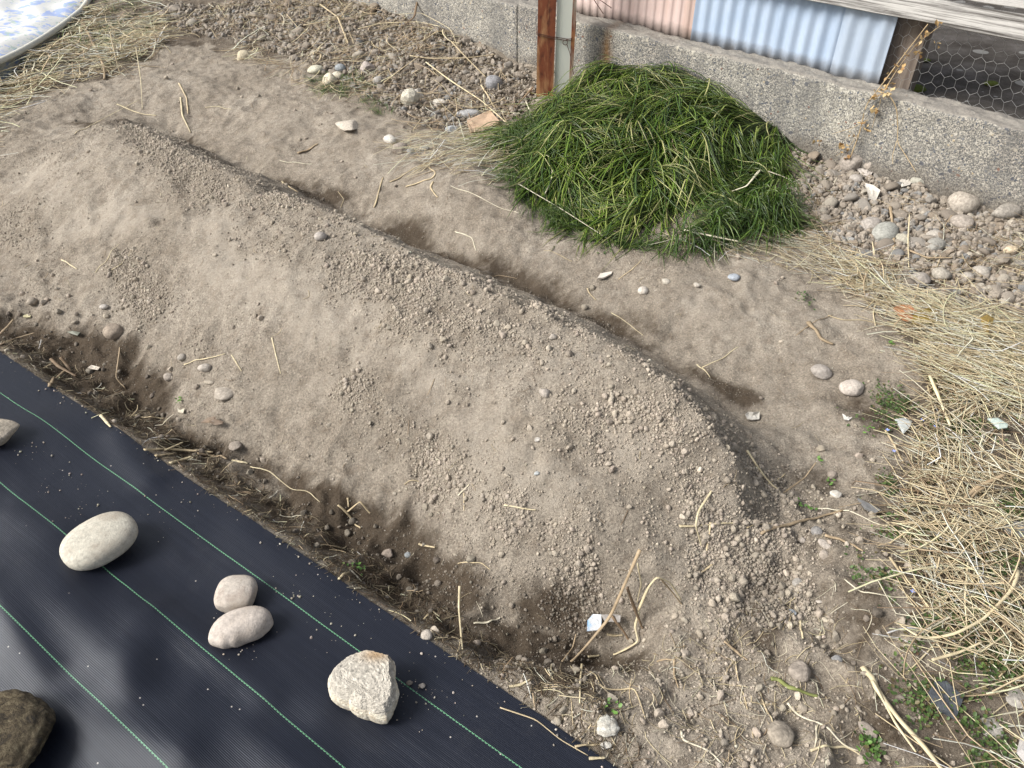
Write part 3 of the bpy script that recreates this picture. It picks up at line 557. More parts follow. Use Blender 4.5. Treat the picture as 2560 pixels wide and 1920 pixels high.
# object axes: x = EU, y = EV (left-handed across, so bake world and keep object coordinates through a mirrored y)
W = V.copy(); W[:, 1] *= -1; cl.data.vertices.foreach_set('co', W.astype(np.float32).ravel()); cl.data.flip_normals(); cl.data.update()
for nd in t.nodes:
    if nd.type == 'MAPPING': s3 = nd.inputs['Scale'].default_value; nd.inputs['Scale'].default_value = (s3[0], -s3[1], s3[2])
cl.location = (E0[0], E0[1], 0); cl.rotation_euler = (0, 0, math.atan2(EU[1], EU[0]))
tag(cl, 'black woven weed control sheet with green lines, weighed down by stones', 'weed mat')

# ------------------------------------------------------------------ stones placed one by one
def stone(px0, py0, px1, py1, wid, hgt, col, label, seed=1, ang=0.0, lump=.10, sub=3, fine=.02, cat='stone', name='stone', group=None, sink=.2, planes=7, m=None, mottle=None, boxy=1.0):
    """long axis from pixel 0 to pixel 1 on the ground; wid = width / length, hgt = height / length."""
    a = put(px0, py0); b_ = put(px1, py1); cpt = (a + b_) / 2; L = max(np.linalg.norm((b_ - a)[:2]), .006); d = (b_ - a)[:2] / L; 
    V = rock(sub, seed, ang, lump, fine, planes)
    if boxy != 1: V = np.sign(V) * np.abs(V) ** boxy
    mx = np.abs(V).max(0); V = V / mx * np.array([L / 2, L * wid / 2, L * hgt / 2])
    M = np.array([[d[0], -d[1], 0], [d[1], d[0], 0], [0, 0, 1]]); V = V @ M.T
    z = float(surf([cpt[0]], [cpt[1]])[0]); h = L * hgt / 2
    cen = np.array([cpt[0], cpt[1], z + h * (1 - sink)])
    vd = cen - CP; vd /= np.linalg.norm(vd); shift = h * (1 - sink) * .75; cen[:2] -= vd[:2] / abs(vd[2]) * 0 ; cen[1] -= shift * .45 * abs(vd[1] / vd[2])
    cen[2] = float(surf([cen[0]], [cen[1]])[0]) + h * (1 - sink)
    cl_ = np.array(col) * np.ones((len(V), 1)); r = np.random.default_rng(seed); s = np.zeros(len(V)); D = ICO[sub][0]
    for i in range(6): s += np.sin(D @ (r.normal(size=3) * (3 + i * 2)) + r.uniform(0, 6)) / (1 + .4 * i)
    cl_ = cl_ * (1 + .08 * s[:, None] / 2)
    if mottle is not None: cl_ = cl_ * (1 - np.clip(s, 0, 1)[:, None] * .5) + np.array(mottle) * np.clip(s, 0, 1)[:, None] * .5
    o = mesh(name, V, ICO[sub][1], m or mstone, cl_, smooth_=(ang < .75)); o.location = tuple(cen); tag(o, label, cat, group); return o
PALE = (.44, .405, .345); GREYB = (.33, .30, .27); BLG = (.27, .29, .30); BRN = (.29, .235, .185); WHT = (.54, .51, .46)
def kidney(o, ang):
    """bend a rounded bar into a bean: hollow side towards the camera"""
    me = o.data; V = ICO[4][0]; V = np.sign(V) * np.abs(V) ** .80; Rc, w_, h_ = .080, .039, .030; ph = V[:, 0] * .80
    P = np.stack([(Rc + V[:, 1] * w_) * np.sin(ph), (Rc + V[:, 1] * w_) * np.cos(ph) - Rc, V[:, 2] * h_], 1); D = ICO[4][0]
    r5 = np.random.default_rng(3); P += D * (sum(np.sin(D @ (r5.normal(size=3) * 3) + r5.uniform(0, 6)) for _ in range(6)) * .0007)[:, None]
    c, s_ = math.cos(ang), math.sin(ang); P = np.stack([P[:, 0] * c - P[:, 1] * s_, P[:, 0] * s_ + P[:, 1] * c + .008, P[:, 2]], 1)
    me.vertices.foreach_set('co', P.astype(np.float32).ravel()); me.update()
stone(166, 1403, 354, 1322, .82, .40, (.50, .475, .405), 'largest smooth oval pale cobble lying on the black sheet', 11, 0, .03, 4, .003, sink=.04, boxy=.86, m=mcob)
stone(548, 1496, 647, 1494, 1.0, .55, (.47, .425, .375), 'small squarish pale stone touching the kidney shaped stone on the sheet', 12, .2, .04, 4, .010, sink=.06, boxy=.72, mottle=(.33, .27, .23), m=mcob)
kd = stone(529, 1594, 680, 1566, .74, .38, (.47, .42, .375), 'kidney shaped pinkish grey stone on the black sheet', 14, 0, 0, 4, .008, sink=.06, boxy=.80, m=mcob)
kidney(kd, .42)
def broken_stone():
    """angular pale lump: an outline polygon with a raised, rough upper face and a clean broken side towards the camera"""
    outl = [(858,1690),(905,1668),(952,1664),(1000,1690),(1005,1720),(1012,1762),(990,1800),(970,1832),(925,1818),(876,1790),(832,1764),(826,1725)]
    P = np.array([put(*p)[:2] for p in outl]); cpt = P.mean(0) + np.array([0, -.004]); Q = P - cpt; V0 = rock(6, 8, .5, .05, 0, 14); Fa = ICO[6][1]; V = V0 / np.abs(V0).max(0); D0 = ICO[6][0]; angq = np.arctan2(Q[:, 1], Q[:, 0]); rq = np.hypot(*Q.T); o_ = np.argsort(angq)
    aa = np.concatenate([angq[o_] - 2 * np.pi, angq[o_], angq[o_] + 2 * np.pi]); rr = np.tile(rq[o_], 3); a = np.arctan2(V[:, 1], V[:, 0]); R_ = np.interp(a, aa, rr)
    hz = V[:, 2]; rad = np.hypot(V[:, 0], V[:, 1]); rad = rad ** .75
    X = np.cos(a) * R_ * rad; Y = np.sin(a) * R_ * rad * .9; H_ = .036; Z = np.clip(hz * 1.6, -.9, .9) * H_
    Y = Y + np.where(Z > 0, .18 * Z, 0); Z = Z + .10 * Y * (Z > 0)
    upper = np.clip((hz - .10) * 3, 0, 1); r5 = np.random.default_rng(5); s = sum(np.sin(D0 @ (lambda q: q / np.linalg.norm(q))(r5.normal(size=3)) * f_ + r5.uniform(0, 6)) for f_ in np.linspace(18, 110, 70)); s = s / s.std(); k = .0003 + .0003 * upper
    V = np.stack([X, Y, Z], 1) + D0 * (s * k)[:, None]
    col = np.where(upper[:, None] > .5, np.array([[.44, .41, .355]]), np.array([[.58, .53, .43]])) * (1 + .09 * s[:, None])
    om = np.exp(-(((V[:, 0] - .01) / .03) ** 2 + ((V[:, 1] - .055) / .014) ** 2)) * upper; col = col * (1 - om[:, None] * .8) + np.array([.30, .19, .09]) * om[:, None] * .8
    o = mesh('stone', V, Fa, mstone, np.clip(col, .05, .8), smooth_=False); z = float(surf([cpt[0]], [cpt[1]])[0]); o.location = (cpt[0], cpt[1], z + .036)
    tag(o, 'angular broken pale stone with a rough top on the black sheet', 'stone')
broken_stone()
stone(1046, 1716, 1064, 1716, .8, .6, GREYB, 'tiny dark crumb of stone beside the angular stone on the sheet', 15, .6, .1, 2, sink=.05)
stone(1016, 1712, 1034, 1706, .8, .5, (.22, .19, .16), 'crumbly soil lump stuck to the side of the angular stone', 19, .6, .2, 2, cat='soil lump', name='soil_lump', sink=.1)
stone(-62, 1085, 62, 1112, .62, .30, (.42, .37, .30), 'tan lumpy stone on the sheet at the left edge of the picture', 16, .55, .16, 4, .03, sink=.05, planes=9)
mdark, t, b = mat('dark_mottled_rock', .75, .4); N = NB(t); v = N.coord(); c = N.ramp(N.noise(v, 55, 7, .75, .6), [(.36, (.022, .018, .012)), (.5, (.10, .075, .042)), (.62, (.20, .165, .10)), (.72, (.36, .32, .22))]); N.l(N.mix(.5, c, N.ramp(N.noise(v, 9, 4), [(.3, (.3, .3, .3)), (.7, (.7, .7, .7))]), 'OVERLAY'), b.inputs['Base Color']); N.l(N.bump(N.noise(v, 120, 6, .75), .012, .9), b.inputs['Normal'])
dk = stone(-170, 1865, 168, 1870, .85, .42, (.105, .09, .06), 'large dark mottled rock at the bottom left corner of the sheet', 17, .5, .12, 5, .05, sink=.15, planes=11, m=mdark)
S1 = [ # px0,py0,px1,py1,width,height,colour,label,ang
 (268,846,312,822,.80,.6,(.30,.25,.20),'brown rounded stone in the moist near furrow',.15), (787,600,819,592,.9,.7,(.36,.33,.30),'round grey stone alone on the crest of the ridge',.2),
 (2024,936,2077,928,.85,.5,(.33,.30,.27),'squarish grey stone on the bare soil at the right',.3), (2100,992,2150,962,.7,.45,(.47,.42,.37),'knobbly whitish stone right of the squarish grey stone',.2),
 (1592,730,1619,730,.95,.7,(.56,.52,.46),'small round white pebble beyond the ridge',.1), (1817,696,1853,694,.75,.35,(.33,.36,.40),'flat bluish pebble on soil below the straw edge',.5),
 (1652,704,1675,706,.7,.5,PALE,'small pale pebble right of the round white pebble',.5), (1732,712,1750,718,.8,.5,(.48,.44,.38),'small cream pebble left of the flat bluish pebble',.4),
 (1214,213,1257,213,1.0,.8,(.25,.25,.26),'smooth round grey stone by the rusty post',0.), (1140,290,1205,280,.45,.32,(.36,.36,.36),'long flat grey stone above the orange tile piece',.15),
 (595,150,633,140,.8,.6,(.50,.44,.32),'yellowish stone at the front edge of the left gravel heap',.5), (768,178,812,172,.6,.45,(.50,.48,.38),'pale flat rock with green weeds left of the blue grey pebble',.5),
 (814,214,848,200,.7,.6,(.54,.49,.38),'larger cream rock of the pair among green weeds',.6), (832,196,858,186,.8,.6,(.50,.46,.37),'smaller cream rock of the pair among green weeds',.5),
 (838,172,866,170,.8,.6,BLG,'blue grey pebble above the pair of cream rocks',.3), (857,196,876,194,.7,.5,WHT,'small white pebble beside the pair of cream rocks',.2),
 (902,176,940,176,.7,.6,(.36,.32,.29),'angular brown grey stone in front of the left gravel heap',.7), (936,207,957,207,1.,.8,(.37,.35,.32),'small egg shaped grey pebble below the angular stone',0.),
 (1012,262,1038,252,.8,.7,(.50,.47,.39),'pale block shaped stone over the straw left of the flat grey stone',.7), (1040,248,1052,232,.7,.6,(.46,.43,.38),'pale tapering stone standing by the block shaped one',.7),
 (1082,255,1114,268,.6,.4,(.50,.47,.42),'pale wedge shaped stone near the flat grey stone',.8), (985,385,1020,368,.8,.6,(.30,.26,.22),'brown stone on bare soil below the left gravel',.6),
 (964,344,988,360,.55,.4,WHT,'white chip of stone left of the brown stone',.3), (1050,378,1075,372,.7,.4,(.45,.43,.39),'pale flat pebble right of the brown stone',.4),
 (1018,378,1036,380,.9,.5,(.33,.34,.35),'grey pebble against the right side of the brown stone',.3), (855,306,892,330,.55,.2,(.50,.45,.38),'flat pale shard on the soil beyond the ridge',.9),
 (1115,330,1145,322,.7,.5,(.42,.44,.45),'whitish grey stone below the long flat stone',.7), (2152,428,2204,388,.8,.6,(.37,.325,.28),'big pale heart shaped stone leaning on the wall at the right',.15),
 (2105,430,2150,400,.7,.6,(.31,.275,.24),'brown stone on the left of the heart shaped stone',.5), (2188,441,2216,432,.6,.5,BLG,'grey pebble under the heart shaped stone',.1),
 (2295,436,2337,450,.75,.6,(.33,.30,.27),'smooth grey brown stone at the foot of the concrete wall',.1), (2283,462,2308,452,.7,.5,(.34,.33,.28),'oval greenish grey stone beside the smooth wall foot stone',.1),
 (2366,530,2418,510,.8,.6,(.37,.33,.28),'upper of two lumpy stones in the right gravel heap',.4), (2368,555,2428,570,.75,.55,(.34,.30,.26),'lower of two lumpy stones in the right gravel heap',.4),
 (2467,548,2545,535,.45,.35,(.31,.285,.25),'long wedge shaped stone at the wall near the right edge',.5), (2462,512,2510,520,.55,.5,(.31,.28,.25),'stone tucked behind the long wedge shaped stone',.4),
 (2311,592,2356,590,.62,.5,(.36,.33,.29),'smooth oval pebble lying above another flat one in the right gravel',0.), (2317,622,2352,606,.55,.4,(.31,.30,.27),'flat oval pebble just below the smooth oval one',.1),
 (2187,605,2228,570,.6,.45,(.32,.32,.29),'long oval grey green pebble at the middle of the right gravel',.1), (2155,572,2190,555,.7,.5,(.34,.31,.28),'knobbly stone left of the long oval pebble',.4),
 (2119,455,2153,453,.8,.6,(.35,.32,.29),'rounded pebble below the brown stone by the wall',.1), (2303,500,2331,498,.95,.6,(.34,.33,.31),'round grey pebble beside white paper scraps',.1),
 (2242,592,2272,612,.7,.5,(.35,.33,.27),'olive grey tapering stone right of the long oval pebble',.4), (2143,641,2174,639,.65,.5,(.30,.29,.28),'dark oval pebble at the straw edge of the right gravel',0.),
 (2272,708,2320,702,.72,.55,(.31,.28,.25),'large brown stone where the straw meets the right gravel',.3), (2324,694,2370,690,.8,.6,(.36,.33,.28),'lumpy tan stone right of the large brown one',.4),
 (2397,696,2430,692,.8,.6,(.35,.32,.28),'left stone of a pair of round lumps in the right gravel',.2), (2430,686,2462,680,.9,.6,(.36,.33,.29),'right stone of a pair of round lumps in the right gravel',.2),
 (2505,634,2540,626,.6,.4,(.55,.46,.33),'cream yellow pebble near the right edge of the gravel',.2), (2162,742,2202,740,.5,.3,(.33,.30,.27),'flat stone half buried under straw below the gravel',.2),
 (2500,1330,2590,1335,.7,.3,(.24,.25,.26),'smooth dark grey stone under straw at the right edge',.2), (2436,1820,2500,1810,.9,.18,(.33,.31,.28),'flat pale grey slab under straw near the bottom right',.85),
 (2515,1760,2560,1745,.8,.3,(.33,.31,.28),'grey stone under straw above the flat slab',.8), (446,905,466,886,.8,.6,(.34,.31,.27),'oval stone above the pale pebble pair in the near furrow',.1),
 (498,930,530,916,.6,.5,(.43,.39,.34),'pale lumpy stone in the near furrow beside a long straw',.3), (412,946,434,938,.8,.6,(.33,.29,.25),'rounded stone left of the pale lumpy one in the furrow',.2),
 (512,958,536,956,.45,.35,(.42,.37,.30),'thin oval pebble below the pale lumpy stone',.2), (250,768,272,770,.7,.5,(.46,.43,.39),'small pale pebble uphill of the brown rounded stone',.2),
 (69,755,96,754,.8,.6,(.31,.27,.22),'small brown stone by the furrow at the left edge',.3), (952,1386,986,1372,.7,.4,(.30,.25,.21),'brown wedge shaped stone in the near furrow',.6),
 (1052,1592,1082,1588,.85,.7,(.42,.38,.33),'pale round stone beside the edge of the sheet at mid length',.3), (1012,1388,1028,1386,.8,.6,BLG,'bluish grey pebble in the moist furrow soil',.2),
 (2030,1337,2048,1330,.9,.7,(.26,.25,.24),'dark round pebble below the long brown stalk',.1), (1994,1353,2016,1349,.8,.6,(.38,.34,.30),'grey brown pebble left of the bent brown stalk',.2),
 (2042,1352,2080,1368,.5,.3,(.38,.34,.30),'flat elongated pebble touching the bent brown stalk',.2), (1980,1466,2004,1448,.6,.4,(.33,.31,.28),'greyish oval stone on the lumpy soil at lower right',.1),
 (1970,1525,1990,1540,.6,.3,(.24,.26,.28),'dark blue grey chip of slate on the lower right soil',.8), (2036,1505,2058,1500,.5,.3,(.46,.42,.37),'pale chip of stone on the lower right soil',.7),
 (2053,1548,2072,1552,.7,.4,(.48,.43,.34),'cream pebble right of the slate chip',.2), (2083,1652,2100,1650,.8,.5,(.24,.24,.24),'dark pebble above the long thick straw',.2),
 (1352,978,1374,992,.7,.6,(.38,.34,.30),'angular clod like stone on the crest of the ridge',.6),(1392,838,1372,848,.7,.6,(.42,.38,.33),'pale angular stone on the ridge crest amid clods',.6),
 (1336,1105,1350,1092,.7,.4,(.48,.45,.41),'pale angular chip on the lower ridge slope',.8),(1334,1190,1350,1178,.6,.4,(.42,.44,.44),'bluish white chip on the lower ridge slope',.6),
 (2145,1800,2190,1850,.5,.3,(.27,.235,.20),'long brown buried stone beside the thick straw',.2),(540,980,585,985,.8,.3,(.36,.32,.27),'large half buried stone in the near furrow bank',.2),
 (572,1122,606,1112,.8,.4,(.30,.26,.22),'half buried brown stone above the stalk bundle',.3),(1990,1700,2010,1660,.8,.4,(.27,.235,.20),'broad half buried stone on the lower right soil',.4),
 (1928,1860,1966,1830,.8,.4,(.28,.245,.20),'broad clod like stone near the bottom edge under crossed straws',.4)]
for i, (a, b_, c_, d_, wd, hg, col, lab, an) in enumerate(S1):
    an = min(an + .12, .9)
    big = abs(c_ - a) + abs(d_ - b_) > 40
    stone(a, b_, c_, d_, wd * 1.2, hg * 1.15, col, lab, 100 + i, an, .12, 3 if big else 2, .02 if big else 0, sink=.45)
# rough white lump, whitish soil lumps
def shard(pts, th, col, label, cat, name, lift=.004, m=None, up=(0, 0, 0), dome=0.0, seed=1, crumple=0.0, sub=4):
    """a real plate cut to an outline, lying on the ground; th thick, slightly domed or crumpled"""
    P = np.array([put(*p) for p in pts]); c3 = P.mean(0); n = len(P); rings = []; R = np.random.default_rng(seed)
    for k in range(sub + 1): f_ = k / sub; rings.append(c3 + (P - c3) * f_)
    V = [c3.copy()]; 
    for k in range(1, sub + 1): V += list(rings[k])
    V = np.array(V); rr = np.linalg.norm(V - c3, axis=1); rm = rr.max() + 1e-6
    zs = surf(V[:, 0], V[:, 1]); zf = .6 * zs.max() + .4 * zs
    V[:, 2] = zf + lift + dome * (1 - (rr / rm) ** 2) + crumple * np.abs(R.normal(size=len(V))) + (V - c3) @ np.array(up)
    B = V - np.array([0, 0, th]); N_ = len(V); Fa = []
    tri = [(0, 1 + j, 1 + (j + 1) % n) for j in range(n)]; q_ = [(1 + (k - 1) * n + j, 1 + k * n + j, 1 + k * n + (j + 1) % n, 1 + (k - 1) * n + (j + 1) % n) for k in range(1, sub) for j in range(n)]
    sd_ = [(1 + (sub - 1) * n + j, N_ + 1 + (sub - 1) * n + j, N_ + 1 + (sub - 1) * n + (j + 1) % n, 1 + (sub - 1) * n + (j + 1) % n) for j in range(n)]
    T = np.array(tri); Q_ = np.array(q_) if q_ else np.zeros((0, 4), int); o = mesh(name, np.vstack([V, B]), [np.vstack([T, T[:, ::-1] + N_]), np.vstack([Q_, Q_[:, ::-1] + N_, np.array(sd_)])], m or mplain, np.array(col), smooth_=False)
    bm = bmesh.new(); bm.from_mesh(o.data); bmesh.ops.recalc_face_normals(bm, faces=bm.faces); bm.to_mesh(o.data); bm.free()
    recentre(o, c3); return tag(o, label, cat)
stone(1488, 1822, 1546, 1815, .95, .45, (.50, .49, .44), 'rough crumbly white lump near the bottom centre', 301, .3, .3, 4, .10, sink=.3, cat='mortar lump', name='mortar_lump', mottle=(.25, .22, .18))
stone(1500, 1870, 1530, 1862, .7, .4, (.50, .48, .43), 'small white crumb below the rough white lump', 302, .3, .3, 3, .10, sink=.3, cat='mortar lump', name='mortar_lump')
stone(2075, 1242, 2103, 1238, .9, .5, (.56, .53, .47), 'small whitish lump among seedlings at the right', 303, .3, .3, 3, .1, sink=.3, cat='mortar lump', name='mortar_lump')
mtile, t, b = mat('ribbed_grey_tile', .8, .3); N = NB(t); v = N.coord(); wv = N.n('TexWave'); wv.inputs['Scale'].default_value = 120; wv.inputs['Distortion'].default_value = 2.5; N.l(N.coord((1, 1, 1), (0, 0, .5)), wv.inputs['Vector'])
N.l(N.ramp(N.noise(v, 60, 5), [(.3, (.045, .052, .062)), (.7, (.10, .11, .125))]), b.inputs['Base Color']); N.l(N.bump(wv.outputs['Fac'], .001, .4), b.inputs['Normal'])
shard([(2313,1745),(2330,1712),(2358,1714),(2404,1750),(2385,1800),(2341,1782)], .012, (.1, .1, .1), 'dark grey ribbed piece of roof tile under straw at bottom right', 'roof tile', 'roof_tile_piece', .012, mtile)
shard([(1168,312),(1225,288),(1250,318),(1206,338),(1178,340)], .02, (.50, .36, .25), 'pale orange piece of broken brick left of the post', 'brick', 'brick_piece', .022)
shard([(2142,1250),(2170,1268),(2196,1286),(2186,1292),(2160,1278)], .006, (.20, .20, .20), 'thin dark slate sliver at the straw edge beside weeds', 'slate', 'slate_piece', .008)
shard([(2232,1060),(2252,1056),(2276,1062),(2270,1078),(2256,1090),(2244,1076)], .003, (.50, .53, .52), 'pale curved glass like shard on the soil next to weeds', 'shard', 'shell_shard', .008, dome=.008)
shard([(2455,1072),(2480,1070),(2508,1082),(2505,1092),(2480,1102),(2462,1086)], .003, (.42, .50, .46), 'greenish white shell piece lying in the straw', 'shell', 'shell_piece', .03, dome=.008)
shard([(2150,455),(2160,468),(2178,480),(2196,492),(2186,512),(2170,505),(2163,480)], .002, (.50, .47, .42), 'crumpled white paper scrap on the left of the right gravel heap', 'paper scrap', 'paper_scrap', .012, crumple=.006)
shard([(2245,462),(2262,446),(2282,455),(2272,470),(2250,478)], .002, (.52, .49, .44), 'torn white paper scrap beside the round grey pebble', 'paper scrap', 'paper_scrap', .012, crumple=.006)
shard([(2135,428),(2160,424),(2180,440),(2172,450),(2150,442)], .002, (.50, .46, .42), 'torn white paper scrap below the heart shaped stone', 'paper scrap', 'paper_scrap', .012, crumple=.006)
shard([(222,926),(232,920),(252,924),(248,932),(236,930)], .0015, (.52, .47, .40), 'creased whitish scrap in the moist near furrow', 'paper scrap', 'paper_scrap', .008, crumple=.003)
shard([(1860,1048),(1868,1040),(1880,1046),(1896,1040),(1897,1052),(1880,1057),(1866,1056)], .003, (.50, .48, .44), 'white crust scrap in the far furrow near its right end', 'paper scrap', 'paper_scrap', .006, crumple=.006)
shard([(2104,1040),(2112,1050),(2128,1050),(2120,1056),(2108,1054)], .003, (.54, .53, .50), 'tiny white scrap right of the knobbly stone', 'paper scrap', 'paper_scrap', .006, crumple=.005)
shard([(1493,702),(1500,690),(1530,682),(1528,690),(1508,702)], .006, (.68, .63, .56), 'splintered white wood chip beyond the ridge', 'wood chip', 'wood_chip', .006)
shard([(60,792),(69,788),(79,792),(78,798),(68,800),(60,797)], .002, (.50, .46, .28), 'small round yellowish disc in the furrow at the left edge', 'disc', 'leaf_disc', .004)
shard([(170,836),(185,833),(204,838),(198,848),(185,845)], .0015, (.24, .25, .20), 'dull green grey fallen leaf in the near furrow', 'leaf', 'fallen_leaf', .006, mleaf, dome=.004)
shard([(445,1025),(453,1032),(463,1024),(460,1038),(448,1038)], .002, (.52, .48, .38), 'small square cream chip in the near furrow', 'chip', 'stone_chip', .006)
shard([(508,1075),(525,1062),(543,1055),(545,1064),(563,1066),(562,1078),(545,1086),(530,1076)], .0015, (.24, .18, .13), 'brown curled dead leaf in the near furrow', 'leaf', 'dead_leaf', .010, mleaf, dome=.014, crumple=.002)
shard([(2222,796),(2240,784),(2262,790),(2282,806),(2280,820),(2262,826),(2246,822)], .0012, (.36, .17, .08), 'orange brown fallen leaf at the gravel and straw corner', 'leaf', 'dead_leaf', .03, mleaf, dome=.012, crumple=.004)
shard([(2272,812),(2300,800),(2330,788),(2338,806),(2326,828),(2296,836),(2270,832)], .0012, (.27, .20, .05), 'olive yellow fallen leaf right of the orange brown one', 'leaf', 'dead_leaf', .028, mleaf, dome=.012, crumple=.003)
shard([(2434,830),(2452,818),(2466,836),(2458,862),(2444,858)], .0012, (.30, .21, .06), 'narrow yellow leaf caught in the straw at the right', 'leaf', 'dead_leaf', .04, mleaf, dome=.01, crumple=.003)
mlab, t, b = mat('printed_label', .35, .5); N = NB(t); v = N.coord(); c = N.mix(N.ramp(N.noise(v, 45, 3, .5), [(.5, (0, 0, 0)), (.62, (1, 1, 1))]), (.58, .60, .62), (.25, .42, .62)); N.l(c, b.inputs['Base Color'])
ol = shard([(1464,1606),(1466,1575),(1480,1556),(1500,1556),(1500,1580),(1498,1608)], .0015, (.6, .6, .6), 'crumpled white plant label with faded blue print in the pit', 'label', 'plant_label', .03, mlab, crumple=.002)
shard([(1500,1557),(1530,1556),(1548,1560),(1546,1582),(1508,1580)], .0015, (.33, .31, .29), 'clear grey plastic strip joined beside the plant label', 'plastic strip', 'plastic_strip', .032, crumple=.001)
mbag, t, b = mat('clear_plastic', .2, .6); b.inputs['Base Color'].default_value = (.60, .58, .57, 1); b.inputs['Transmission Weight'].default_value = .35
bagc = [(2530,1858),(2548,1852),(2590,1860),(2600,1940),(2545,1935),(2520,1905)]
shard(bagc, .002, (.6, .6, .6), 'crumpled clear plastic wrapper at the bottom right corner', 'wrapper', 'plastic_wrapper', .03, mbag, crumple=.012, seed=8)

# ------------------------------------------------------------------ soil clods
def sample(n, dens, r, x0=-4.0, x1=2.6, y0=.5, y1=5.6):
    out = []; tot = 0
    while tot < n:
        x = r.uniform(x0, x1, 200000); y = r.uniform(y0, y1, 200000); vis = (np.abs(x) < .76 * y + .82); k = vis & (r.random(200000) < dens(x, y)); k &= (x * WN[0] + y * WN[1] < WD - .01)
        out.append(np.stack([x[k], y[k]], 1)); tot += k.sum()
    return np.vstack(out)[:n]
clod_l = [(line([(330,330),(602,480),(860,610),(1090,730)]), .12, .8), (line([(1090,700),(1250,790),(1400,890),(1560,1000),(1650,1100)]), .13, 1.0), (line([(300,660),(340,720),(400,780)]), .05, .9),
 (line([(480,860),(500,890)]), .03, .8), (line([(870,950),(1040,1120),(1130,1190)]), .04, .9), (line([(1060,1180),(1250,1270),(1400,1330)]), .07, .8), (line([(1590,1260),(1650,1330)]), .05, 1.0),
 (line([(1440,1420),(1520,1460),(1640,1500)]), .06, 1.0), (line([(1720,1200),(1780,1330),(1760,1420),(1850,1500)]), .05, .9), (line([(740,500),(830,560),(1000,610)]), .04, .9),
 (line([(1330,770),(1480,850),(1620,940),(1720,1010)]), .04, 1.0), (line([(1840,1080),(1900,1160),(1960,1230)]), .07, .9), (line([(1900,1400),(1960,1500),(1880,1560)]), .12, .9),
 (line([(1150,1330),(1260,1440),(1400,1480)]), .07, .6), (line([(30,560),(90,580)]), .07, .6), (line([(1000,780),(1100,860)]), .05, .7), (line([(1100,1640),(1330,1660)]), .05, .6),
 (line([(1500,1760),(1700,1780),(1900,1700)]), .16, .5)]
def clod_d(x, y):
    d = 0
    for L, wd, a in clod_l: d = np.maximum(d, band(x, y, L, wd, a))
    pch = np.clip(fbm(x, y, .16, 3, 55) * 2.4 + .5, 0, 1)
    return np.where(in_cloth(x, y) | (heap(x, y) > .01), 0, np.clip(d * np.clip(pch * 1.4 - .15, .13, 1) * (1 - .8 * dusty(x, y)), 0, 1))
bg_d = lambda x, y: np.where(in_cloth(x, y) | (heap(x, y) > .01), 0, (.12 + .5 * np.clip(fbm(x, y, .2, 3, 66) * 3 + .2, 0, 1)) * (1 - .85 * dusty(x, y)))
r = np.random.default_rng(21)
SOILC = (.345, .302, .248)
def add_clods(name, n, dens, s_lo, s_hi, sub, pw, ang, label, colb=SOILC, amt=.12, sink=.35):
    P = sample(n, dens, r); S = s_lo + (s_hi - s_lo) * r.random(n) ** pw; z = ground(P[:, 0], P[:, 1]); drk = damp(P[:, 0], P[:, 1])
    P3 = np.column_stack([P, z + S * (.70 - sink)]); col = jit(colb, n, r, amt, .010) * (1 - .45 * drk[:, None]); k = r.random(n) < .012; col[k] = np.clip(col[k] * 1.6, 0, .6)
    V, Fa, Cc = scatter(P3, S, col, sub, r, ang, .34); o = mesh(name, V, Fa, mclod, Cc, smooth_=False); return tag(o, label, 'soil crumbs', kind='stuff')
add_clods('soil_crumbs', 52000, clod_d, .001, .0044, 1, 2.0, .45, 'fine crumbs of dry soil strewn thickly along the ridge and furrows')
add_clods('soil_crumbs', 2600, clod_d, .0035, .0095, 2, 2.6, .5, 'coarse rounded clods of dry soil lying in drifts on the ridge')
add_clods('soil_crumbs', 110000, bg_d, .0008, .0028, 1, 2.5, .3, 'finest grains of soil scattered over all the bare ground')
add_clods('soil_crumbs', 1300, lambda x, y: np.where(in_cloth(x, y) | (heap(x, y) > .01), 0, .06 + rough(x, y)), .003, .012, 2, 3.4, .8, 'scattered larger crumbs of soil on the bare and lumpy ground', amt=.16)

cz_l = [(put(1020, 1712)[:2], .05), (put(1075, 1760)[:2], .06), (put(600, 1530)[:2], .05), (put(620, 1620)[:2], .05), (put(75, 1130)[:2], .07), (put(150, 1200)[:2], .06), (put(230, 1270)[:2], .06), (put(700, 1470)[:2], .08), (put(850, 1560)[:2], .10), (put(420, 1270)[:2], .08)]
pp = np.vstack([r.normal(p, w_ / 2, (22, 2)) for p, w_ in cz_l] + [np.array([E0 + EU * u_ + EV * abs(r.normal(0, .02)) for u_ in r.uniform(-.2, 2.4, 110)])]); pp = pp[in_cloth(pp[:, 0], pp[:, 1])]
Sx = .0007 + .0025 * r.random(len(pp)) ** 3; V, Fa, Cc = scatter(np.column_stack([pp, cloth_z(pp[:, 0], pp[:, 1]) + Sx * .7]), Sx, jit((.42, .38, .32), len(pp), r, .25), 1, r, .4, .3); tag(mesh('soil_crumbs', V, Fa, mclod, Cc, smooth_=False), 'spilled pale soil grains lying on the black sheet', 'soil crumbs', kind='stuff')
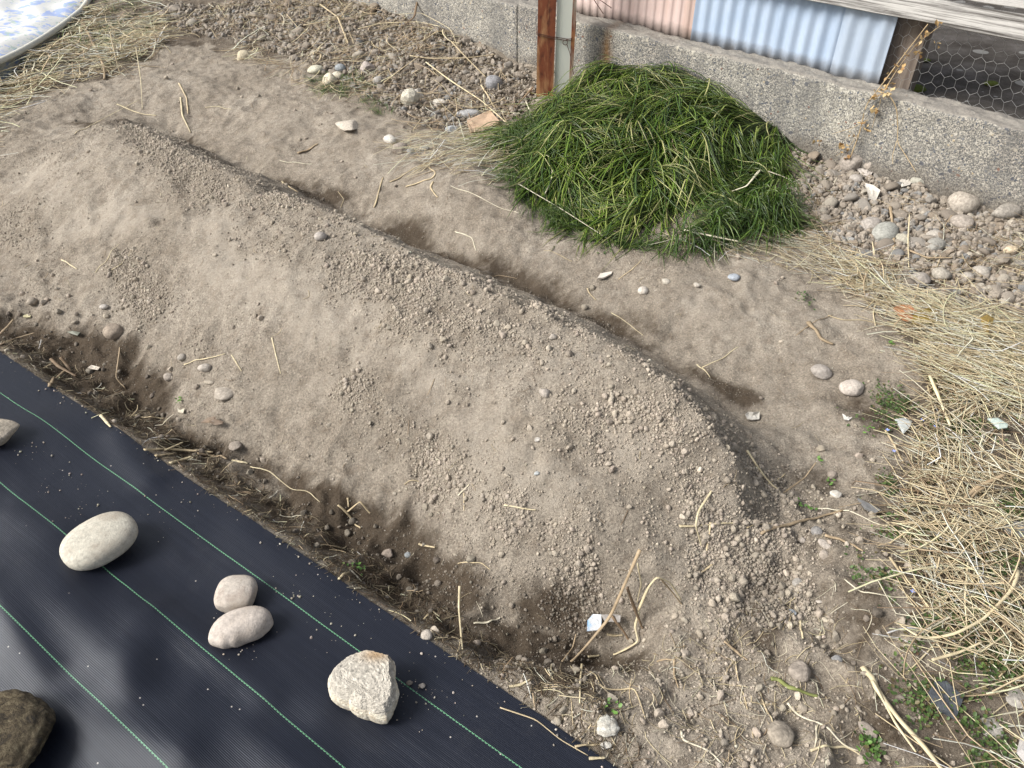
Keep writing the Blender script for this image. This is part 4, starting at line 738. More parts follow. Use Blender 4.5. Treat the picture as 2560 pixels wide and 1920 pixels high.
# ------------------------------------------------------------------ gravel heaps
def poly_mask(pts):
    P = line(pts)
    def f(x, y):
        ins = np.zeros(np.shape(x), bool); j = len(P) - 1
        for i in range(len(P)):
            xi, yi = P[i]; xj, yj = P[j]; c_ = ((yi > y) != (yj > y)) & (x < (xj - xi) * (y - yi) / (yj - yi + 1e-12) + xi); ins ^= c_; j = i
        return ins
    return f, P
gl, glP = poly_mask([(330,-60),(380,30),(470,80),(640,115),(800,180),(900,235),(1000,300),(1120,330),(1290,300),(1345,250),(1345,190),(1200,120),(1010,45),(900,-60)])
gr, grP = poly_mask([(1965,400),(1990,372),(2200,440),(2400,510),(2640,590),(2640,800),(2500,800),(2380,770),(2260,740),(2160,660),(2080,590),(1990,520)])
sofl = lambda f, sc: (lambda x, y: f(x + .04 * fbm(x, y, .15, 2, 3), y + .04 * fbm(x, y, .15, 2, 4)) * sc * 1.0)
STC = [(.275, .24, .198), (.235, .203, .168), (.31, .272, .228), (.26, .238, .21), (.215, .212, .205), (.36, .325, .27), (.26, .215, .168)]
def pick(n, r_): return np.array(STC)[r_.choice(len(STC), n, p=[.24, .24, .2, .12, .05, .06, .09])] * (1 + r_.normal(0, .07, (n, 1)))
for f, n, lab in ((gl, 5200, 'small grey brown gravel of the heap left of the post'), (gr, 4200, 'small grey brown gravel of the heap along the right wall')):
    P = sample(n, sofl(f, 1.0), r); S = .003 + .015 * r.random(n) ** 2; P3 = np.column_stack([P, ground(P[:, 0], P[:, 1]) + S * .25 + .004 * r.random(n)])
    V, Fa, Cc = scatter(P3, S, pick(n, r), 2, r, .8, .2, 16); tag(mesh('gravel', V, Fa, mstone, Cc, smooth_=False), lab, 'gravel', kind='stuff')
add_clods('soil_crumbs', 9000, lambda x, y: (gl(x, y) | gr(x, y)) * 1.0, .002, .007, 1, 2.0, .5, 'dusty crumbs of soil lodged between the gravel stones', colb=(.27, .235, .19), sink=-.6)
protos = []
for k in range(14):
    an = [.15, .5, .7, .85][k % 4]; V = rock(2 if k % 4 == 3 else 3, 500 + k, an, .15, .012); V = V / np.abs(V).max(0) * np.array([1, .72 + .02 * k % .2, .5]); 
    col = np.array(STC[k % 7]) * np.ones((len(V), 1)); me_o = mesh('stone', V, ICO[2 if k % 4 == 3 else 3][1], mstone, col, smooth_=(an < .7)); protos.append((me_o, an >= .5))
used = set()
def put_stone(k, x, y, s, lab, grp):
    pr, _ = protos[k]; o = pr if k not in used else pr.copy()
    if k in used: C.collection.objects.link(o)
    used.add(k); o.location = (x, y, float(ground(x, y)) + s * .22 + .004); o.scale = (s, s, s); o.rotation_euler = (r.normal(0, .35), r.normal(0, .35), r.uniform(0, 6.28)); tag(o, lab, 'stone', grp)
big_pts = []
for f, n, side, grp in ((gl, 150, 'left of the post', 'gravel stones left of the post'), (gr, 150, 'along the right wall', 'gravel stones along the right wall')):
    P = sample(n * 6, sofl(f, 1.0), r); cnt = 0
    for x, y in P:
        s = .015 + .027 * r.random() ** 2.2
        if any((x - a) ** 2 + (y - b_) ** 2 < (s + c_) ** 2 * .8 for a, b_, c_ in big_pts): continue
        big_pts.append((x, y, s)); k = int(r.integers(0, 14)); an = protos[k][1]
        put_stone(k, float(x), float(y), float(s), ('angular' if an else 'rounded') + ' grey brown stone in the gravel heap ' + side, ('angular ' if an else 'rounded ') + grp); cnt += 1
        if cnt >= n: break
for k in range(14):
    if k not in used: bpy.data.objects.remove(protos[k][0])

# ------------------------------------------------------------------ straw
STR = [(.82, .71, .47), (.68, .56, .36), (.90, .83, .64), (.48, .37, .24), (.31, .22, .14)]
def straw_mass(name, n, dens, Lr, Wr, r, label, layer=.03, ang0=None, spread=9, colp=(.3, .22, .28, .12, .08), k=7, tone=1.0, flat=.4, bend=.2, box=None, cat='straw'):
    P = sample(n, dens, r, *(box or (-4.0, 2.6, .5, 5.6))); a = r.uniform(0, 2 * np.pi, n) if ang0 is None else ang0 + r.normal(0, spread, n); L = Lr[0] + (Lr[1] - Lr[0]) * r.random(n) ** 1.5
    t_ = np.linspace(-.5, .5, k); bd = r.normal(0, bend, n); kink = np.where(r.random(n) < .45, r.normal(0, .7, n), 0)
    A = a[:, None] + bd[:, None] * t_[None] * 2 + np.where(t_[None] > r.uniform(-.2, .4, n)[:, None], kink[:, None], 0)
    dx_ = np.cos(A) * L[:, None] / k; dy_ = np.sin(A) * L[:, None] / k; X = np.cumsum(dx_, 1); Y = np.cumsum(dy_, 1); X += P[:, :1] - X.mean(1, keepdims=True); Y += P[:, 1:] - Y.mean(1, keepdims=True)
    s_in = (X * WN[0] + Y * WN[1]) > WD - .012; X = np.where(s_in, X - WN[0] * .12, X); Y = np.where(s_in, Y - WN[1] * .12, Y)
    gz = surf(X, Y); lay = layer * r.random(n) ** 1.5; zl_ = gz.mean(1, keepdims=True) + lay[:, None] + np.sin(A) * 0 + (t_[None] * r.normal(0, .10, n)[:, None] * L[:, None])
    Z = np.maximum(gz + .002, .5 * zl_ + .5 * (gz + lay[:, None])); W_ = Wr[0] + (Wr[1] - Wr[0]) * r.random(n) ** 2; tp = np.clip(1.15 - np.abs(t_ * 1.2), .35, 1)
    col = np.array(STR)[r.choice(5, n, p=colp)] * (1 + r.normal(0, .16, (n, 1))) * tone
    V, Fs, Cc = tubes(np.stack([X, Y, Z], -1), W_[:, None] * (.6 + .4 * tp[None]), 3, flat, np.clip(col, .02, .8), cap=False)
    return tag(mesh(name, V, Fs, mstraw, Cc), label, cat, kind='stuff')
rightp, _ = poly_mask([(2600,560),(2560,830),(2400,790),(2290,740),(2220,680),(2110,640),(2000,600),(2100,700),(2240,790),(2290,900),(2330,1000),(2290,1080),(2260,1250),(2270,1420),(2270,1600),(2240,1720),(2290,1920),(2330,2050),(2900,2050),(2900,560)])
rightc, _ = poly_mask([(2600,800),(2400,770),(2290,740),(2240,790),(2330,900),(2420,1000),(2700,1100),(2700,800)])
edge_r, _ = poly_mask([(1700,600),(1850,590),(2050,580),(2140,620),(2250,720),(2300,800),(2230,800),(2090,720),(1990,670),(1850,640),(1700,640)])
edge_l, _ = poly_mask([(980,360),(1100,330),(1250,330),(1290,420),(1260,460),(1150,440),(1020,420)])
tl, _ = poly_mask([(-60,420),(0,300),(120,250),(200,215),(330,190),(400,130),(430,60),(470,0),(500,-60),(230,-60),(160,90),(0,175),(-100,200)])
tl2, _ = poly_mask([(420,0),(900,-40),(1040,60),(1200,150),(1320,230),(1250,330),(1040,330),(840,250),(690,190),(560,110),(430,80)])
pr, _ = poly_mask([(1980,400),(2560,600),(2560,830),(2200,720),(2000,560)])
nf = lambda x, y: (band(x, y, line_nf, .085) > .3) & ~in_cloth(x, y)
line_nf = line([(0,860),(181,975),(318,1060),(463,1160),(700,1310),(891,1440),(1091,1590),(1256,1690),(1481,1870)])
lr, _ = poly_mask([(1300,1660),(1600,1640),(1900,1500),(2150,1450),(2250,1920),(1500,1920)])
bare = lambda x, y: ~in_cloth(x, y) & (heap(x, y) < .01)
pv = lambda f, s=.5, th=.0: (lambda x, y: f(x, y) * np.clip(fbm(x, y, .18, 3, 12) * 3 + s, .05, 1))
r = np.random.default_rng(33)
straw_mass('straw_litter', 3900, pv(rightp, .8), (.06, .42), (.0009, .0029), r, 'tangled pale dry straw covering the ground at the right', .06, math.radians(-42), .85, bend=.30, tone=.96)
straw_mass('straw_litter', 900, rightc, (.15, .5), (.0010, .0027), r, 'thick combed swath of straw below the right gravel heap', .06, math.radians(-38), .28, (.4, .3, .25, .05, 0))
straw_mass('straw_litter', 2200, pv(rightp, 1.), (.02, .12), (.0006, .0013), r, 'fine broken chaff among the straw at the right', .03, tone=.85, colp=(.25, .25, .1, .25, .15))
straw_mass('straw_litter', 420, edge_r, (.06, .35), (.0009, .0020), r, 'loose straw along the front of the green grass heap', .03, math.radians(-30), .6)
straw_mass('straw_litter', 420, edge_l, (.08, .4), (.0009, .0022), r, 'loose straw left of the green grass heap', .04, math.radians(25), .45)
straw_mass('straw_litter', 1300, pv(tl, 1.), (.10, .5), (.0018, .0046), r, 'tangled straw beside the floral quilt', .06, math.radians(25), .8, tone=1.0)
straw_mass('straw_litter', 1500, pv(tl2, .6), (.05, .35), (.0010, .0030), r, 'straw and dry stems strewn over the left gravel heap', .04, colp=(.15, .25, .1, .3, .2))
straw_mass('straw_litter', 90, pv(tl2, .6), (.10, .38), (.0028, .0052), r, 'brown twigs lying across the left gravel heap', .05, colp=(.1, .3, .05, .35, .2), k=8, bend=.5, cat='twigs')
straw_mass('straw_litter', 850, pv(pr, .4), (.04, .22), (.0007, .0018), r, 'thin straw bits strewn over the right gravel heap', .025, colp=(.1, .2, .1, .35, .25))
straw_mass('plant_debris', 3600, nf, (.008, .05), (.0005, .0016), r, 'dark crumbly plant debris along the edge of the black sheet', .010, tone=.33, colp=(.1, .15, .05, .3, .4), bend=.35, cat='plant debris')
straw_mass('plant_debris', 200, lambda x, y: nf(x, y), (.02, .08), (.0008, .0018), r, 'short pale straw bits beside the black sheet', .012, colp=(.2, .25, .15, .25, .15), cat='plant debris')
straw_mass('plant_debris', 1300, lambda x, y: bare(x, y) * .6, (.008, .055), (.0004, .0012), r, 'tiny straw bits scattered over the bare soil', .002, tone=.75, colp=(.12, .22, .10, .30, .26), bend=.3, cat='plant debris')
straw_mass('plant_debris', 450, lambda x, y: lr(x, y) & bare(x, y), (.01, .09), (.0004, .0013), r, 'thin rootlets and straw on the lumpy soil at lower right', .006, tone=.8, bend=.35, cat='plant debris')

straw_mass('straw_litter', 130, lambda x, y: heap(x, y) > .03, (.05, .28), (.0008, .0022), r, 'pale withered blades lying through the green grass heap', .02, math.radians(-80), .7, colp=(.4, .3, .2, .1, 0), bend=.5)
# single stalks: pixel path, radius (m), tone index, label
def stalk(path, rad, ci, label, lifts=None, cat='straw stalk', name='straw_stalk', group=None, flat=.5, colr=None, base=.001):
    P = np.array([put(*p) for p in path]); lifts = lifts or [0] * len(P); n = 26
    if any(lifts):
        P = []
        for p, lf in zip(path, lifts): g0 = put(*p); d = ray(*p); t_ = (g0[2] + lf - CH) / d[2]; P.append(CP + d * t_)
        P = np.array(P); Q = curve_pts(P, n)
    else: Q = curve_pts(P, n)
    Q[:, 2] = np.maximum(Q[:, 2] if any(lifts) else 0 * Q[:, 2] - 9, surf(Q[:, 0], Q[:, 1]) + rad * .6 + base)
    if not any(lifts):
        for _ in range(6): Q[1:-1, 2] = np.maximum(surf(Q[1:-1, 0], Q[1:-1, 1]) + rad * .6, .5 * Q[1:-1, 2] + .25 * (Q[:-2, 2] + Q[2:, 2]))
    seed = int(abs(path[0][0] * 31 + path[0][1])) % 9973; rr = np.random.default_rng(seed); prof = rad * (1 + .12 * np.sin(np.linspace(0, 9, n) + rr.uniform(0, 6))) * np.linspace(1.12, .7, n)
    c_ = np.array(colr if colr else STR[ci]) * (.80 + rr.normal(0, .07)); V, Fs, Cc = tubes(Q[None], prof[None], 6, flat, c_[None]); tt = np.repeat(np.linspace(0, 1, n), 6)[:, None]
    Cc = Cc * (1 + .10 * np.sin(tt * 23 + rr.uniform(0, 6)) - .15 * (np.abs(tt - .5) < .02)); o = mesh(name, V, Fs, mstraw, np.clip(Cc, .02, .85)); recentre(o, Q[0]); return tag(o, label, cat, group)
K = [
 ([(1600,1374),(1564,1456),(1525,1543),(1464,1617),(1427,1656)], .0040, 3, 'tall brown stalk slanting up out of the pit past the plant label', [.09,.07,.05,.03,.0]),
 ([(1594,1408),(1603,1460),(1592,1508)], .0022, 0, 'thin pale curved stalk just right of the tall brown one', [.06,.04,.0]),
 ([(1596,1525),(1620,1469),(1642,1441),(1676,1456),(1702,1499)], .0034, 0, 'arched dry leaf blade curving over beside the pit', [.03,.07,.09,.06,.01]),
 ([(1650,1445),(1680,1480),(1705,1512)], .0026, 3, 'brown inner blade under the arched dry blade', [.07,.04,.0]),
 ([(1568,1469),(1585,1517),(1607,1573)], .0046, 4, 'grey brown withered stalk leaning in the pit', [.05,.03,.0]),
 ([(1598,1530),(1587,1565),(1596,1604),(1568,1621),(1533,1638)], .0030, 0, 'yellow bent blade curling round the right side of the pit', [.02,.02,.01,.01,0]),
 ([(1530,1540),(1560,1580),(1572,1600)], .0040, 4, 'dark withered leaf in the pit behind the label', [.02,.02,.0]), ([(1517,1588),(1556,1590)], .0034, 1, 'short orange straw under the plastic strip in the pit', None),
 ([(1405,1655),(1432,1618),(1440,1585)], .0020, 3, 'thin reddish twig left of the plant label', [0,.02,.03]), ([(1470,1644),(1498,1640)], .0030, 0, 'short pale chip of straw at the bottom of the pit', None),
 ([(1698,1317),(1770,1314),(1846,1308)], .0030, 0, 'straight straw lying level on the end of the ridge', None), ([(1778,1230),(1746,1278),(1739,1313),(1755,1369)], .0030, 0, 'curved pale straw crossing the level straw on the ridge end', [0,.02,.02,0]),
 ([(1776,1308),(1765,1387)], .0028, 1, 'short brown straw hanging below the level straw', None), ([(1744,1438),(1787,1405)], .0028, 1, 'short tan straw between clods below the ridge end', None),
 ([(1901,1337),(1980,1312),(2060,1290),(2110,1276)], .0042, 3, 'long thick brown stalk on the soil at the right end of the ridge', None), ([(2037,1273),(2107,1278),(2165,1296),(2224,1318),(2278,1343)], .0020, 2, 'long thin pale straw crossing the tip of the thick brown stalk', None),
 ([(2062,1340),(2100,1349),(2157,1379)], .0040, 3, 'bent brown stalk below the long thick one', None), ([(1868,1126),(1890,1160),(1914,1194),(1952,1235)], .0034, 0, 'pale straw leaning into the end of the far furrow', [.01,.01,.01,0]),
 ([(1955,1235),(2012,1194),(2040,1156)], .0024, 3, 'brown stem forming a V with the straw in the far furrow', [0,.02,.04]), ([(1920,1212),(1962,1186)], .0022, 1, 'short leaf tip inside the V of stems', None), ([(1866,1321),(1935,1310)], .0018, 1, 'thin straw right of the level straw on the soil', None),
 ([(2324,938),(2347,992),(2376,1065)], .0052, 0, 'thick short pale straw lying across the weeds at the right', [.03,.03,.03]), ([(2319,963),(2338,1042),(2357,1169),(2379,1258)], .0018, 1, 'long thin stem below the thick short straw', [.02,.04,.04,.02]),
 ([(2512,1186),(2445,1216),(2398,1258),(2357,1299)], .0050, 3, 'broad orange brown dry leaf curving at the right', [.05,.05,.04,.02]), ([(2500,1196),(2440,1230),(2400,1275)], .0034, 3, 'narrow blade lying beneath the broad orange brown leaf', [.04,.04,.02]),
 ([(2214,1076),(2235,1110),(2258,1160)], .0038, 1, 'short brown leaf blade beside a tiny blue flower', [.01,.01,0]), ([(2157,1667),(2202,1737),(2249,1800),(2303,1857),(2360,1930)], .0060, 0, 'thickest long straw running to the bottom right', [.01,.015,.02,.02,.02]),
 ([(2180,1700),(2240,1810),(2290,1880)], .0032, 0, 'straw lying close along the thickest one', [.005,.01,.01]), ([(2110,1449),(2154,1488),(2230,1495),(2316,1501)], .0017, 2, 'thin straw with one sharp bend by a blue flower', None),
 ([(1968,1759),(2037,1806),(2107,1863),(2145,1879)], .0024, 2, 'long straw on the lower right soil meeting two others', None), ([(2040,1816),(2036,1870)], .0022, 2, 'short upright straw crossing under the long one', None), ([(2025,1878),(2113,1867),(2140,1881),(2165,1903)], .0026, 0, 'straw with a knot at the bottom right of the soil', None),
 ([(1999,1547),(2006,1598)], .0030, 0, 'short split straw beside the slate chip', None), ([(2547,1427),(2531,1474),(2461,1547),(2382,1588),(2303,1598),(2249,1560)], .0036, 0, 'long curved blade sweeping through the straw at the right', [.05,.05,.06,.05,.04,.02]),
 ([(2330,1650),(2400,1630),(2455,1605)], .0034, 0, 'curved straw above the roof tile', [.04,.04,.04]), ([(2420,1405),(2412,1500),(2418,1575)], .0022, 0, 'thin angular straw with a bend right of the weeds', [.03,.05,.04]), ([(2225,1393),(2250,1430),(2272,1465)], .0034, 1, 'short thick brown straw left of the weeds', [.02,.02,.01]),
 ([(448,210),(467,246),(470,286)], .0042, 1, 'left of two short stems lying beyond the ridge head', None), ([(452,246),(456,289),(477,333)], .0050, 0, 'pale flat blade below the stems beyond the ridge head', None), ([(293,262),(391,291)], .0042, 0, 'pale straw pair lying beyond the head of the ridge', None),
 ([(514,270),(550,268),(580,275)], .0026, 0, 'short thin pale straw right of the flat blade', None), ([(340,119),(352,200),(356,275)], .0026, 0, 'long upright straw between quilt and gravel', [.05,.04,.0]), ([(188,336),(270,290),(347,250)], .0026, 0, 'long diagonal straw over the head of the ridge', [0,.02,.03]),
 ([(210,60),(260,165),(262,200)], .0100, 3, 'withered root clump with hanging fibres near the quilt', [.04,.03,.0]), ([(275,80),(290,150),(300,185)], .0035, 1, 'thin root hanging from the withered clump', [.06,.04,.0]),
 ([(801,11),(845,43),(870,108)], .0060, 1, 'forked pale stick at the top of the left gravel heap', [.03,.04,.02]), ([(758,63),(805,55),(852,43),(870,16)], .0048, 1, 'bent stick crossing the forked pale stick', [.02,.03,.03,.03]), ([(895,72),(953,58),(1047,54),(1100,66)], .0044, 0, 'long level pale stem over the left gravel heap', [.03,.03,.03,.02]),
 ([(960,206),(1000,175),(1047,141)], .0042, 1, 'straight stick slanting across the middle of the left gravel heap', [.01,.02,.02]), ([(1058,101),(1094,78),(1134,78)], .0056, 1, 'short thick bent twig against the left wall', [.02,.03,.02]), ([(1025,139),(1072,146),(1166,145),(1239,136)], .0060, 1, 'thick knobbly stick lying near the wall foot', [.02,.02,.02,.02]),
 ([(1130,105),(1170,148),(1214,192)], .0046, 1, 'stick pointing down from the wall to the round grey stone', [.04,.03,.01]), ([(1065,155),(1123,199),(1206,253),(1275,315)], .0048, 0, 'longest pale stem crossing the left gravel to the brick piece', [.02,.02,.02,.02]), ([(1203,213),(1222,242),(1239,275)], .0046, 1, 'short thick stem below the round grey stone', [.02,.02,.0]),
 ([(1047,-20),(1036,43),(996,72)], .0075, 4, 'grey branch leaning against the wall at the top', [.14,.06,.02]), ([(997,36),(1051,31),(1127,72),(1145,119)], .0024, 0, 'thin stem arching in front of the left wall', [.04,.06,.05,.01]), ([(1333,217),(1300,255),(1264,293)], .0052, 4, 'dark grey twig between the brick piece and the post', [.03,.02,.01]),
 ([(1015,468),(1080,448),(1090,434),(1072,420)], .0042, 1, 'pale forked root lying on soil left of the grass', None), ([(1083,456),(1076,470),(1094,495)], .0042, 1, 'lower fork of the pale root left of the grass', None), ([(975,456),(1030,425),(1100,395)], .0032, 1, 'brown stem slanting up into the straw by the grass', None),
 ([(1315,253),(1344,325),(1387,434),(1362,485)], .0036, 2, 'long pale straw draped over the left of the grass heap', [.02,.03,.03,.02]), ([(1127,466),(1210,500),(1297,535)], .0020, 2, 'thin straw on bare soil leading to the grass heap', None), ([(1297,460),(1400,520),(1540,610)], .0020, 2, 'thin straw crossing the front edge of the grass heap', [.02,.04,.0]),
 ([(1900,425),(1867,465),(1830,478)], .0048, 2, 'broad pale dry blade at the right of the grass heap', [.06,.05,.03]), ([(1711,575),(1780,590),(1845,603)], .0050, 2, 'flat white straw at the front of the grass heap', [.04,.04,.04]), ([(1920,428),(1955,440),(1985,455)], .0032, 2, 'pale straw pointing from the grass tuft to the gravel', [.06,.05,.03]),
 ([(1138,581),(1179,595),(1190,628)], .0030, 2, 'V shaped pale straw on the soil beyond the ridge', None), ([(1198,682),(1245,688),(1292,698)], .0018, 3, 'thin reddish straw just behind the ridge crest', None), ([(1546,700),(1580,675),(1605,650)], .0018, 1, 'fine straw right of the white wood chip', None), ([(1468,722),(1478,740),(1490,752)], .0026, 1, 'small husk beyond the ridge left of the white pebble', None),
 ([(1528,783),(1570,810),(1608,840)], .0016, 0, 'fine straw lying beyond the ridge below the white pebble', None), ([(1755,920),(1800,900),(1845,868)], .0016, 0, 'thin straw leaning out of the far furrow', None), ([(1742,913),(1775,945)], .0026, 0, 'short straw lying at the foot of the thin leaning one', None),
 ([(2020,809),(2050,850),(2082,864)], .0075, 3, 'thick pale root on bare soil at the right', None), ([(1990,840),(2030,810),(2080,788)], .0016, 3, 'fine dark rootlet above the thick pale root', None), ([(2070,790),(2110,802),(2180,806),(2215,815)], .0020, 1, 'thin wavy rootlet reaching toward the orange brown leaf', None),
 ([(2267,623),(2319,644),(2381,644)], .0052, 3, 'forked stick lying on the right gravel heap', [.02,.02,.02]), ([(2274,536),(2270,600),(2272,668)], .0028, 0, 'thin upright straw on the right gravel heap', [.03,.03,.02]), ([(2226,517),(2235,590),(2233,654)], .0060, 3, 'thick brown stick standing among the right gravel stones', [.02,.02,.01]),
 ([(2187,640),(2180,600),(2192,668)], .0028, 0, 'pale straw crossing the dark oval pebble', [.02,.03,.02]),
 ([(362,1124),(440,1124),(532,1130)], .0052, 1, 'thickest stalk in the bundle beside the black sheet', [.015,.015,.01]), ([(495,1137),(530,1142),(568,1150)], .0048, 3, 'dark stalk at the right of the bundle beside the sheet', None), ([(390,1142),(434,1137)], .0040, 1, 'short stalk under the bundle beside the sheet', None),
 ([(427,1157),(460,1148),(488,1139)], .0050, 0, 'pale split stalk in front of the bundle', [.01,.01,.01]), ([(412,1126),(456,1106)], .0036, 0, 'pale splinter pointing up from the bundle', [.01,.02]), ([(580,1153),(620,1161)], .0040, 0, 'short pale double straw right of the bundle', None),
 ([(626,1168),(676,1179),(698,1200),(730,1230),(765,1226),(800,1256)], .0016, 0, 'wavy thin pale root right of the bundle', None), ([(300,869),(289,944),(315,974)], .0022, 3, 'hooked reddish brown stem in the near furrow', [0,.02,0]),
 ([(461,913),(510,900),(564,886)], .0026, 0, 'long straight straw above the pale stones in the furrow', None), ([(579,889),(604,929)], .0022, 0, 'short straw right of the long straight furrow straw', None), ([(155,651),(193,674)], .0028, 0, 'short thick straw on the left flank of the ridge', None),
 ([(278,678),(305,662),(329,633)], .0020, 0, 'split straw on the left flank of the ridge', None), ([(239,683),(270,650),(297,611)], .0014, 0, 'long thin straw left of the split one', None), ([(123,965),(140,945),(163,925)], .0050, 3, 'short thick root at the sheet edge on the left', [.01,.02,.02]),
 ([(127,897),(145,915),(190,940)], .0060, 4, 'dark knobbly root in the near furrow at left', [.02,.02,.01]), ([(152,893),(165,910),(178,930)], .0060, 4, 'dark root stub beside the knobbly root', [.03,.02,.01]), ([(0,862),(40,845),(86,832)], .0036, 3, 'dark brown stem at the left edge of the furrow', [.01,.01,.01]), ([(0,835),(20,815),(33,799)], .0050, 3, 'thick brown stem end at the left edge', [.02,.02,.02]),
 ([(253,1041),(265,1055),(278,1070)], .0046, 0, 'pale split straw resting at the sheet edge', None), ([(340,1039),(375,1043),(412,1047)], .0030, 1, 'level brown straw in the near furrow', None), ([(680,846),(690,890),(702,936)], .0018, 0, 'thin upright straw on the lower ridge slope', None),
 ([(845,1265),(875,1292),(902,1322)], .0034, 1, 'thick tan straw pointing into the moist furrow', None), ([(870,1247),(872,1270)], .0030, 1, 'very short orange straw above the thick tan one', None), ([(868,1280),(900,1253),(926,1285)], .0030, 1, 'orange straw bent to an inverted V', [0,.02,0]),
 ([(1149,1465),(1147,1521),(1156,1625)], .0026, 0, 'long upright straw in the near furrow', [.06,.03,.0]), ([(1260,1265),(1300,1272),(1340,1277)], .0026, 0, 'pale level straw low on the ridge slope', None), ([(1047,1361),(1088,1371)], .0036, 1, 'short orange double straw above the moist furrow', None),
 ([(700,1289),(759,1289)], .0016, 2, 'thin level straw near the edge of the sheet', None), ([(1184,1560),(1221,1558),(1251,1545)], .0026, 2, 'curled pale straw right of the long upright one', None), ([(1145,1410),(1175,1408),(1203,1408),(1225,1425)], .0016, 1, 'thin bent stem above the long upright straw', None),
 ([(795,1367),(867,1367)], .0022, 1, 'level tan straw on the furrow bank', None), ([(1145,1241),(1173,1213)], .0022, 2, 'short pale straw low on the ridge slope', None), ([(1160,1235),(1160,1278)], .0016, 1, 'short upright stem below the pale slope straw', None), ([(1455,1660),(1450,1710),(1449,1760)], .0026, 0, 'upright straw below the pit', [.03,.01,.0]),
 ([(1273,1719),(1300,1714),(1329,1701)], .0032, 0, 'pale chip of straw on a flat stone by the sheet', None), ([(874,1426),(895,1445),(913,1465)], .0022, 2, 'straw above a green seedling by the sheet', None), ([(848,1450),(872,1432)], .0036, 0, 'short wide straw left of the seedling by the sheet', None), ([(887,1473),(937,1480)], .0022, 2, 'level straw below the seedling by the sheet', None),
 ([(1475,1680),(1503,1721),(1551,1727),(1585,1719),(1601,1760),(1614,1803)], .0020, 1, 'long wavy root above the rough white lump', None), ([(1703,1829),(1705,1849),(1785,1890),(1809,1916)], .0022, 2, 'pale bent straw at the bottom right of centre', None), ([(1850,1758),(1895,1760),(1941,1762)], .0016, 1, 'thin level straw on the lower right soil', None),
 ([(1685,1651),(1685,1690),(1696,1721)], .0026, 3, 'brown upright straw on the soil right of the pit', None), ([(1642,1655),(1687,1650)], .0022, 3, 'brown level straw right of the pit', None), ([(1800,1703),(1818,1678),(1837,1651)], .0016, 1, 'thin diagonal straw at lower right of the ridge', None), ([(1837,1651),(1852,1720),(1868,1775)], .0016, 1, 'thin long straw running down from the diagonal one', None),
 ([(1810,1605),(1840,1630),(1868,1652)], .0034, 3, 'brown stem crossing above the thin diagonal straw', None), ([(1890,1720),(1915,1775),(1935,1830)], .0022, 1, 'straw lying below the wilted green weed', None), ([(1250,1770),(1340,1800),(1400,1850),(1470,1890)], .0014, 1, 'thin wavy stem along the lower edge of the sheet', None),
 ([(1437,1868),(1480,1864),(1517,1860)], .0022, 1, 'level straw left of the small white crumb', None), ([(1450,1850),(1478,1812)], .0018, 1, 'thin straw rising left of the rough white lump', None), ([(1472,1898),(1512,1896)], .0030, 0, 'short pale straw at the bottom edge by the sheet', None),
 ([(1012,1213),(1040,1203),(1060,1208)], .0018, 1, 'short straw above the orange inverted V', None), ([(1430,655),(1400,640),(1360,628)], .0016, 1, 'tiny straw on the far soil', None), ([(845,480),(860,500),(852,520)], .0018, 1, 'short straw upright in the far furrow', None), ([(705,455),(725,470),(745,482)], .0040, 1, 'short orange split straw in the far furrow', None),
 ([(935,520),(945,490),(958,445)], .0032, 1, 'tan straw standing on far soil left of the forked root', None), ([(745,385),(775,375),(795,362)], .0065, 3, 'thick brown root beyond the ridge', None), ([(700,403),(740,407),(780,411)], .0026, 2, 'level pale straw beyond the ridge', None),
]
for row in K: stalk(row[0], row[1], row[2], row[3], row[4])
stalk([(1926,1699),(1945,1700),(1971,1721),(2018,1737),(2044,1743)], .0050, 0, 'wilted yellow green weed stem on the lower right soil', None, 'weed', 'wilted_weed', colr=(.24, .27, .09))

